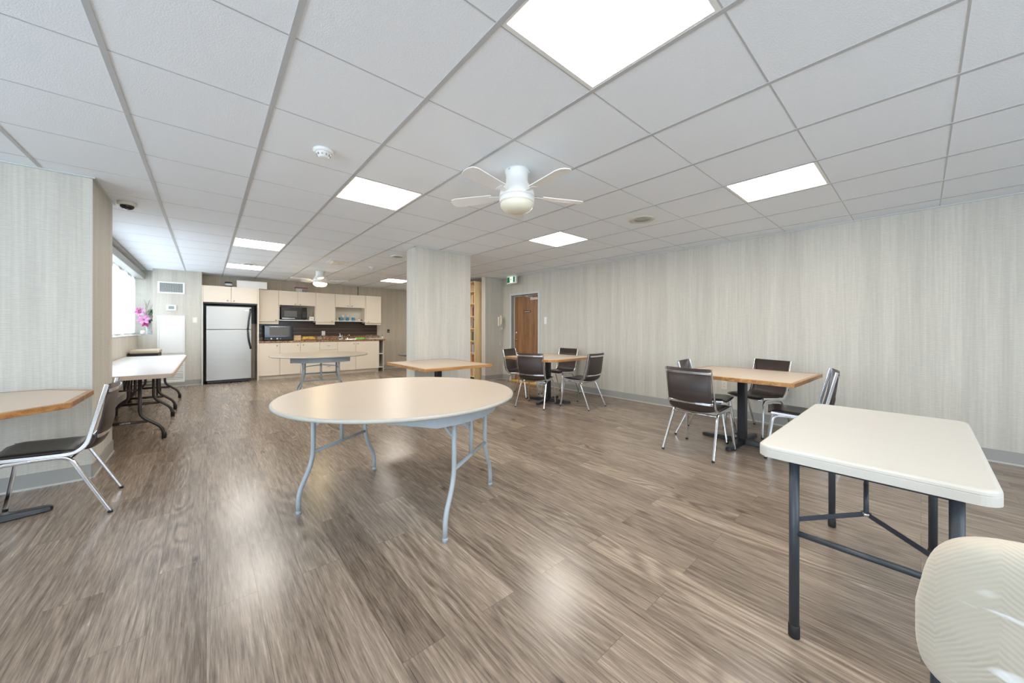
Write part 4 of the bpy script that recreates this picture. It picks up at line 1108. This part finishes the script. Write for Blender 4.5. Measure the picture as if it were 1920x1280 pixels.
# microwave and friends
t = thing('microwave', 'black microwave on the open shelf under the short cabinets', 'microwave', (1.655, 10.44, 1.425))
MB().box(-.27, .29, -.12, .13, .012, .318).build('case', MT['black'], t, bevel=.005)
o = MB().box(-.268, .165, -.134, -.12, .016, .314).build('door', MT['black'], t, bevel=.003); MB().box(-.205, .065, -.137, -.134, .075, .225).build('window', MT['ovenglass'], o)
MB().box(-.25, .02, -.142, -.134, .03, .042).build('trim_strip', MT['chrome'], o)
o = MB().box(.167, .288, -.134, -.12, .016, .314).build('control_panel', MT['darkgl'], t, bevel=.003)
m = MB()
for r_ in range(5):
    for c_ in range(3): m.box(.195 + c_ * .025, .213 + c_ * .025, -.1365, -.134, .07 + r_ * .028, .09 + r_ * .028)
m.build('keypad', MT['slate'], o); 
for x in (-.22, .24): MB().box(x - .02, x + .02, -.09, .10, 0, .012).build('foot', MT['blackr'], t)
t = thing('tissue_box', 'small white box leaning beside the microwave', 'box', (2.055, 10.40, 1.425), .12); MB().box(-.055, .055, -.05, .05, 0, .09).build('box', MT['paper'], t, bevel=.004); MB().box(-.03, .03, -.051, -.05, .03, .06).build('printed_panel', MT['trimg'], t)
# toaster oven
t = thing('toaster_oven', 'large black toaster oven on the left end of the worktop', 'toaster oven', (1.33, 10.30, .91))
MB().box(-.30, .29, -.13, .20, .018, .375).build('case', MT['black'], t, bevel=.006)
o = MB().box(-.295, .285, -.142, -.13, .085, .36).build('door', MT['darkgl'], t, bevel=.003)
MB().box(-.20, .20, -.1445, -.142, .13, .32).build('window', MT['ovenglass'], o); MB().tube([(-.23, -.172, .345), (.22, -.172, .345)], .009, 10).build('handle', MT['chrome'], o)
for x in (-.2, .2): MB().box(x - .008, x + .008, -.172, -.142, .339, .351).build('handle_post', MT['chrome'], o)
MB().box(-.295, .285, -.140, -.13, .022, .080).build('control_strip', MT['black'], t)
for x, r_ in ((-.165, .019), (-.045, .019), (.02, .008)): MB().lathe([(r_, 0), (r_, -.016), (r_ * .8, -.020), (.001, -.020)], (x, -.140, .05), 16, axis='y').build('dial', MT['white'], t)
for x in (-.25, .24): MB().box(x - .02, x + .02, -.10, .17, 0, .018).build('foot', MT['blackr'], t)
t = thing('wooden_box', 'small light wood box between the toaster oven and the yellow bread', 'box', (1.72, 10.30, .91)); MB().box(-.08, .08, -.06, .08, 0, .125).build('box', MT['mapbox'], t, bevel=.003); MB().box(-.078, .078, -.062, -.060, .08, .083).build('lid_line', MT['shadowline'], t)
t = thing('bread_bag', 'clear bag of yellow bread rolls on the worktop', 'bread', (1.98, 10.30, .91))
for k in range(9): MB().sphere((-.12 + .058 * (k % 5) + .025 * (k // 5), -.02 + .02 * (k % 3), .034 + .030 * (k // 5)), .038, 12, (1.35, 1.2, .85)).build('bread_roll', MT['ban'], t)
m = MB(); m.sphere((0, 0, .045), .1, 20, (1.62, .85, .50)); m.build('bag', MT['clearpl'], t)
t = thing('plastic_bag', 'crumpled clear bag on the worktop right of the bread', 'bag', (2.24, 10.30, .91))
m = MB(); m.sphere((0, 0, .037), .1, 18, (.75, .6, .38))
random.seed(3); m.v = [(x + random.uniform(-.008, .008), y + random.uniform(-.008, .008), max(.001, z + random.uniform(-.012, .012))) for x, y, z in m.v]; m.build('bag', MT['clearpl'], t)
MB().lathe([(.001, 0), (.02, 0), (.012, .03), (.02, .05)], (.02, 0, .06), 10).build('knot', MT['clearpl'], t)
t = thing('soap_bottle', 'white pump soap bottle on the worktop left of the sink', 'soap bottle', (2.735, 10.30, .91))
MB().lathe([(.001, 0), (.030, 0), (.032, .02), (.030, .085), (.014, .105)], n=20).build('bottle', MT['white'], t); MB().lathe([(.033, .03), (.033, .075)], n=20).build('label', MT['leaf'], t)
m = MB(); m.lathe([(.010, .105), (.010, .14), (.004, .142), (.004, .165)], n=12); m.tube([(0, 0, .165), (-.03, -.012, .160)], .004); m.build('pump', MT['white'], t)
t = thing('sink', 'steel kitchen sink set in the worktop', 'sink', (3.05, 10.30, .91))
m = MB(); po = rpoly(-.20, .20, -.16, .17, .03); pi_ = rpoly(-.17, .17, -.13, .14, .03); n = len(po)
v = [(x, y, .001) for x, y in po] + [(x, y, .006) for x, y in po] + [(x, y, .006) for x, y in pi_] + [(x * .9, y * .9, -.026) for x, y in pi_]
f = []
for r_ in range(3): f += [(r_ * n + i, r_ * n + (i + 1) % n, (r_ + 1) * n + (i + 1) % n, (r_ + 1) * n + i) for i in range(n)]
f.append([3 * n + i for i in range(n)]); m.add(v, f); m.build('basin', MT['chrome'], t)
t = thing('faucet', 'chrome kitchen faucet behind the sink', 'faucet', (2.98, 10.50, .91))
MB().lathe([(.001, 0), (.028, 0), (.026, .012), (.015, .03), (.015, .075)], n=18).build('base', MT['chrome'], t); MB().tube(fillet([(0, 0, .07), (0, 0, .12), (0, -.16, .13), (0, -.17, .095)], .05), .010, 12).build('spout', MT['chrome'], t)
MB().tube([(0, 0, .10), (.05, -.01, .135)], .006).build('lever', MT['chrome'], t)
t = thing('side_sprayer', 'small chrome sprayer left of the faucet', 'sprayer', (2.84, 10.51, .91)); MB().lathe([(.001, 0), (.018, 0), (.014, .02), (.012, .08), (.017, .11), (.012, .125), (.001, .127)], n=14).build('body', MT['chrome'], t); MB().sphere((0, -.014, .11), .009, 8).build('nozzle', MT['black'], t)
t = thing('dish_cloth', 'bright green cloth draped beside the sink', 'cloth', (3.225, 10.25, .917))
m = MB(); random.seed(5); nx, ny = 14, 8; v = []
for j in range(ny + 1):
    for i in range(nx + 1): v.append((-.12 + .24 * i / nx + random.uniform(-.004, .004), -.06 + .12 * j / ny, .014 + .026 * math.sin(PI * j / ny) + .006 * math.sin(i * 1.7 + j)))
vb = [(x, y, z - .006) for x, y, z in v]; W = nx + 1; f = [(j * W + i, j * W + i + 1, (j + 1) * W + i + 1, (j + 1) * W + i) for j in range(ny) for i in range(nx)]
o_ = len(v); f2 = [tuple(q + o_ for q in a[::-1]) for a in f]; per = [i for i in range(W)] + [j * W + nx for j in range(1, ny + 1)] + [ny * W + i for i in range(nx - 1, -1, -1)] + [j * W for j in range(ny - 1, 0, -1)]
f3 = [(per[i], per[(i + 1) % len(per)], per[(i + 1) % len(per)] + o_, per[i] + o_) for i in range(len(per))]
m.add(v + vb, f + f2 + f3, True); m.build('cloth', MT['lime'], t)
t = thing('dish_rack', 'wire dish rack with cream tray at the right end of the worktop', 'dish rack', (3.62, 10.30, .91))
MB().box(-.16, .19, -.15, .15, 0, .022).build('tray', MT['cream'], t, bevel=.006)
m = MB()
for k in range(13): x = -.14 + k * .0255; m.tube(fillet([(x, -.12, .02), (x, -.12, .075), (x, .12, .11), (x, .12, .02)], .02, 3), .0016, 5)
m.tube([(-.145, -.12, .075), (.17, -.12, .075)], .0022, 6); m.tube([(-.145, .12, .11), (.17, .12, .11)], .0022, 6); m.build('wire_rack', MT['chrome'], t)
t = thing('dishes', 'grey dish tipped in front of the wire rack', 'dish', (3.43, 10.24, .91)); MB().lathe([(.001, 0), (.03, 0), (.065, .028), (.06, .028), (.028, .006), (.001, .006)], n=24).build('bowl', MT['trimg'], t); MB().lathe([(.028, -.001), (.030, .004)], n=24).build('foot_ring', MT['trimg'], t)
t = thing('white_bottle', 'small white bottle with black cap at the right end of the worktop', 'bottle', (3.835, 10.16, .91)); MB().lathe([(.001, 0), (.024, 0), (.025, .06), (.012, .085)], n=18).build('bottle', MT['white'], t); m = MB(); m.lathe([(.012, .083), (.012, .108), (.001, .11)], n=14); m.build('cap', MT['black'], t)
# plug under outlet
t = thing('power_adapter', 'white plug adapter and cord hanging from the backsplash outlet', 'plug', (2.39, 10.578, 1.05)); MB().box(-.02, .02, -.024, .0, -.025, .02).build('plug', MT['white'], t, bevel=.003); MB().tube(fillet([(0, -.012, -.02), (.005, -.012, -.08), (.0, -.06, -.132)], .03), .003, 6).build('cord', MT['white'], t)


# shelf contents
def mug(x, lab, mat='blue'):
    t = thing('mug', lab, 'mug', (x, 10.40, 1.425), random.uniform(-.6, .6), 'blue mugs on the open shelf')
    MB().lathe([(.001, .003), (.034, 0), (.040, .01), (.041, .088), (.037, .088), (.036, .012), (.001, .010)], n=24).build('cup', MT[mat], t)
    MB().tube(fillet([(.039, 0, .07), (.066, 0, .068), (.064, 0, .03), (.039, 0, .022)], .02), .005, 8).build('handle', MT[mat], t)
mug(2.80, 'leftmost blue mug on the open shelf'); mug(2.945, 'blue mug in the middle of the open shelf'); mug(3.10, 'rightmost blue mug on the open shelf')
def wine(x, y, lab):
    t = thing('stem_glass', lab, 'glass', (x, y, 1.425), 0, 'stemmed glasses behind the mugs')
    MB().lathe([(.001, 0), (.030, 0), (.028, .003), (.004, .008), (.004, .08)], n=18).build('stem', MT['glassc'], t); MB().lathe([(.004, .08), (.028, .10), (.036, .13), (.032, .175), (.030, .175), (.034, .13), (.02, .10)], n=18).build('bowl', MT['glassc'], t)
wine(2.86, 10.49, 'stemmed glass behind the leftmost blue mug'); wine(2.99, 10.49, 'stemmed glass behind the middle blue mug')
t = thing('figurine', 'small dark and cream ornament at the left end of the mug shelf', 'ornament', (2.70, 10.42, 1.425)); MB().lathe([(.001, 0), (.03, 0), (.028, .03), (.016, .05), (.02, .07), (.001, .085)], n=14).build('body', MT['cream'], t); MB().sphere((.045, .01, .06), .022, 10, (1, 1, 1.6)).build('stopper', MT['pewter'], t); MB().lathe([(.001, 0), (.02, 0), (.012, .03)], (.045, .01, 0), 12).build('side_foot', MT['pewter'], t)
t = thing('honey_jar', 'golden lidded jar at the right end of the mug shelf', 'jar', (3.265, 10.41, 1.425)); MB().lathe([(.001, 0), (.032, 0), (.04, .02), (.036, .05), (.026, .056)], n=20).build('jar', MT['cream'], t); MB().lathe([(.034, .052), (.036, .062), (.02, .074), (.001, .078)], n=20).build('lid', MT['gold'], t)
t = thing('small_cup', 'small dark cup beside the golden jar', 'cup', (3.335, 10.44, 1.425)); MB().lathe([(.001, 0), (.016, 0), (.022, .04), (.019, .04), (.014, .005), (.001, .005)], n=14).build('cup', MT['pewter'], t); MB().lathe([(.0225, .030), (.0225, .034)], n=14).build('band', MT['gold'], t)
# on top of the cabinets
t = thing('storage_tin', 'round dark tin on top of the cabinet above the fridge', 'tin', (.37, 10.20, 2.135)); MB().lathe([(.001, 0), (.068, 0), (.068, .105), (.001, .105)], n=28).build('tin', MT['pewter'], t); MB().lathe([(.0695, .03), (.0695, .075)], n=28).build('label', MT['trimg'], t); MB().lathe([(.071, .095), (.071, .115), (.001, .117)], n=28).build('lid', MT['black'], t)
t = thing('white_box', 'long white box on top of the cabinet above the fridge', 'box', (.78, 10.32, 2.137), .0); MB().box(-.28, .32, -.13, .13, .004, .17).build('box', MT['white'], t, bevel=.004); MB().box(-.282, .322, -.132, .132, .155, .172).build('lid', MT['paper'], t, bevel=.003)
t.scale = (.95, 1, 1)
t = thing('plastic_tub', 'clear container with red lid on top of the wall cabinets', 'container', (1.83, 10.42, 2.141)); MB().box(-.13, .14, -.07, .07, 0, .105).build('tub', MT['clearpl'], t, bevel=.01); MB().box(-.135, .145, -.075, .075, .105, .118).build('lid', MT['pinkd'], t, bevel=.004)
MB().box(-.10, .02, -.05, .05, .004, .085).build('contents', MT['trimg'], t, bevel=.01); MB().box(.03, .12, -.05, .05, .004, .07).build('contents', MT['pewter'], t, bevel=.01)

# ------------------------------------------------------------------ bookcase and books behind the stub wall
t = thing('bookcase', 'tall maple bookcase seen edge-on between the column and the stub wall', 'bookcase', (4.92, 7.32, 0))
for y in (-.455, .437): MB().box(-.155, .155, y, y + .018, 0, 2.33).build('side_panel', MT['maple'], t)
MB().box(.147, .155, -.437, .437, 0, 2.33).build('back_panel', MT['maple'], t)
SH = [.06, .34, .62, .91, 1.20, 1.49, 1.79, 2.08, 2.312]
for z in SH: MB().box(-.15, .147, -.437, .437, z, z + .018).build('shelf_board', MT['maple'], t)
random.seed(11)
k = 0
ordn = ['bottom shelf', 'second shelf from the bottom', 'third shelf from the bottom', 'fourth shelf from the bottom', 'fifth shelf from the bottom', 'sixth shelf from the bottom', 'top filled shelf']
cn = ['red', 'navy', 'cream', 'brown', 'white', 'green', 'blue', 'orange']
for si, z in enumerate(SH[:-2]):
    y = 6.885; q = 0
    while q < 4:
        th = random.uniform(.022, .038); hh = random.uniform(.19, .25); dp = random.uniform(.15, .19); ci = random.randrange(8)
        b = thing('book', '%s book at position %s from the near end of the bookcase %s' % (cn[ci], ['nearest', 'second', 'third', 'fourth'][q], ordn[si]), 'book', (4.80, y + th / 2, z + .018), 0, 'books in the maple bookcase')
        b['label'] = '%s book, %s from the near end of the bookcase, %s' % (cn[ci], ['first', 'second', 'third', 'fourth'][q], ordn[si])
        MB().box(-.01, dp, -th / 2, th / 2, 0, hh).build('cover', BOOKM[ci], b, bevel=.002); MB().box(.0, dp + .002, -th / 2 + .003, th / 2 - .003, .003, hh + .0005).build('pages', MT['paper'], b)
        y += th + .002; q += 1

# ------------------------------------------------------------------ vase of flowers on the sill
VX, VY, VZ = -.905, 10.33, WZ0 + .018
t = thing('flower_vase', 'glass vase of pink lilies, greenery and dry twigs on the window sill', 'vase of flowers', (VX, VY, VZ))
MB().lathe([(.001, 0), (.042, 0), (.044, .01), (.040, .12), (.048, .235), (.045, .235), (.037, .12), (.040, .012), (.001, .012)], n=28).build('vase', MT['glassc'], t)
m = MB(); random.seed(21)
for k in range(26): a = random.uniform(0, 6.28); r_ = random.uniform(0, .024); m.sphere((r_ * math.cos(a), r_ * math.sin(a), .022 + .006 * k), random.uniform(.010, .013), 8)
m.build('pebbles', MT['stone'], t)['kind'] = 'stuff'
m = MB()
for k in range(12):
    a = random.uniform(0, 6.28); l = random.uniform(.45, .72); e = Vector((math.cos(a) * .16 * l, min(math.sin(a), .6) * .14 * l, l)); p0 = Vector((.01 * math.cos(a), .01 * math.sin(a), .1))
    pts = [p0 + (e - p0) * u + Vector((.02 * math.sin(u * 7 + k), .015 * math.cos(u * 6 + k), 0)) * u for u in (0, .25, .5, .75, 1)]; m.tube(pts, .0025, 5)
    for u in (2, 3): q = pts[u]; m.tube([q, q + Vector((random.uniform(-.06, .06), random.uniform(-.04, .03), .08))], .0015, 4)
m.build('twigs', MT['twig'], t)
def petalflower(c, r, n, mat, nm, tilt):
    m = MB()
    for k in range(n):
        a = 2 * PI * k / n + .2; v = []; f = []
        for i in range(6):
            u = i / 5; wd = r * .26 * math.sin(PI * (u * .9 + .08)); z = r * (.25 * math.sin(u * 2.2) - .05 * u)
            for s, dz in ((-1, .12), (0, 0), (1, .12)): v.append((u * r, s * wd, z + dz * wd))
        for i in range(5):
            for j in range(2): a_ = i * 3 + j; f.append((a_, a_ + 1, a_ + 4, a_ + 3))
        R = Matrix.Rotation(a, 4, 'Z'); v = [R @ Vector(q) for q in v]
        m.add(v, f, True)
    m.xf(Matrix.Translation(c) @ Matrix.Rotation(tilt[0], 4, 'X') @ Matrix.Rotation(tilt[1], 4, 'Y'))
    o = m.build(nm, MT[mat], t); so = o.modifiers.new('solid', 'SOLIDIFY'); so.thickness = .0025
    q = MB(); 
    for k in range(5): a = k * 1.256; q.tube([(0, 0, 0), (.018 * math.cos(a), .018 * math.sin(a), r * .45)], .0015, 4)
    q.xf(Matrix.Translation(c) @ Matrix.Rotation(tilt[0], 4, 'X') @ Matrix.Rotation(tilt[1], 4, 'Y')); q.build('stamens', MT['gold'], o)
petalflower((-.055, -.09, .30), .118, 6, 'pink', 'lily', (1.25, -.1)); petalflower((-.10, -.05, .45), .10, 6, 'pink', 'lily', (1.0, -.5)); petalflower((-.035, -.08, .22), .075, 5, 'pinkd', 'lily', (1.5, 0))
petalflower((-.14, -.03, .48), .085, 4, 'pinkd', 'lily', (.9, -.9))
m = MB(); random.seed(31)
for k in range(60):
    a = random.uniform(-.5, 1.7); z = random.uniform(.26, .52); c = Vector((.02 + .085 * abs(math.cos(a)) * random.random(), -.02 - .06 * random.random(), z)); R = Matrix.Rotation(random.uniform(0, 6.28), 4, 'Z') @ Matrix.Rotation(random.uniform(-.3, 1.6), 4, 'Y')
    l = random.uniform(.04, .075); vv = [(0, 0, 0), (l * .4, l * .22, .004), (l, 0, 0), (l * .4, -l * .22, .004), (l * .45, 0, -.004)]
    vv = [Matrix.Translation(c) @ R @ Vector(q) for q in vv]; m.add(vv, [(0, 1, 4), (1, 2, 4), (2, 3, 4), (3, 0, 4)], True)
o = m.build('leaves', MT['leaf'], t); o.modifiers.new('solid', 'SOLIDIFY').thickness = .001
t = thing('glass_candle', 'white round candle holder on the sill left of the vase', 'candle holder', (-.965, 10.12, VZ)); MB().lathe([(.001, 0), (.02, 0), (.035, .03), (.036, .06), (.024, .085), (.020, .083), (.03, .05), (.001, .03)], n=20).build('holder', MT['white'], t); MB().lathe([(.001, .028), (.018, .03), (.018, .06), (.001, .062)], n=14).build('candle', MT['cream'], t)
t = thing('drinking_glass', 'small clear glass on the sill right of the vase', 'glass', (-.865, 10.22, VZ)); MB().lathe([(.001, 0), (.02, 0), (.024, .075), (.021, .075), (.018, .006), (.001, .006)], n=18).build('tumbler', MT['glassc'], t); MB().lathe([(.0245, .072), (.0245, .076)], n=18).build('lip', MT['glassc'], t)
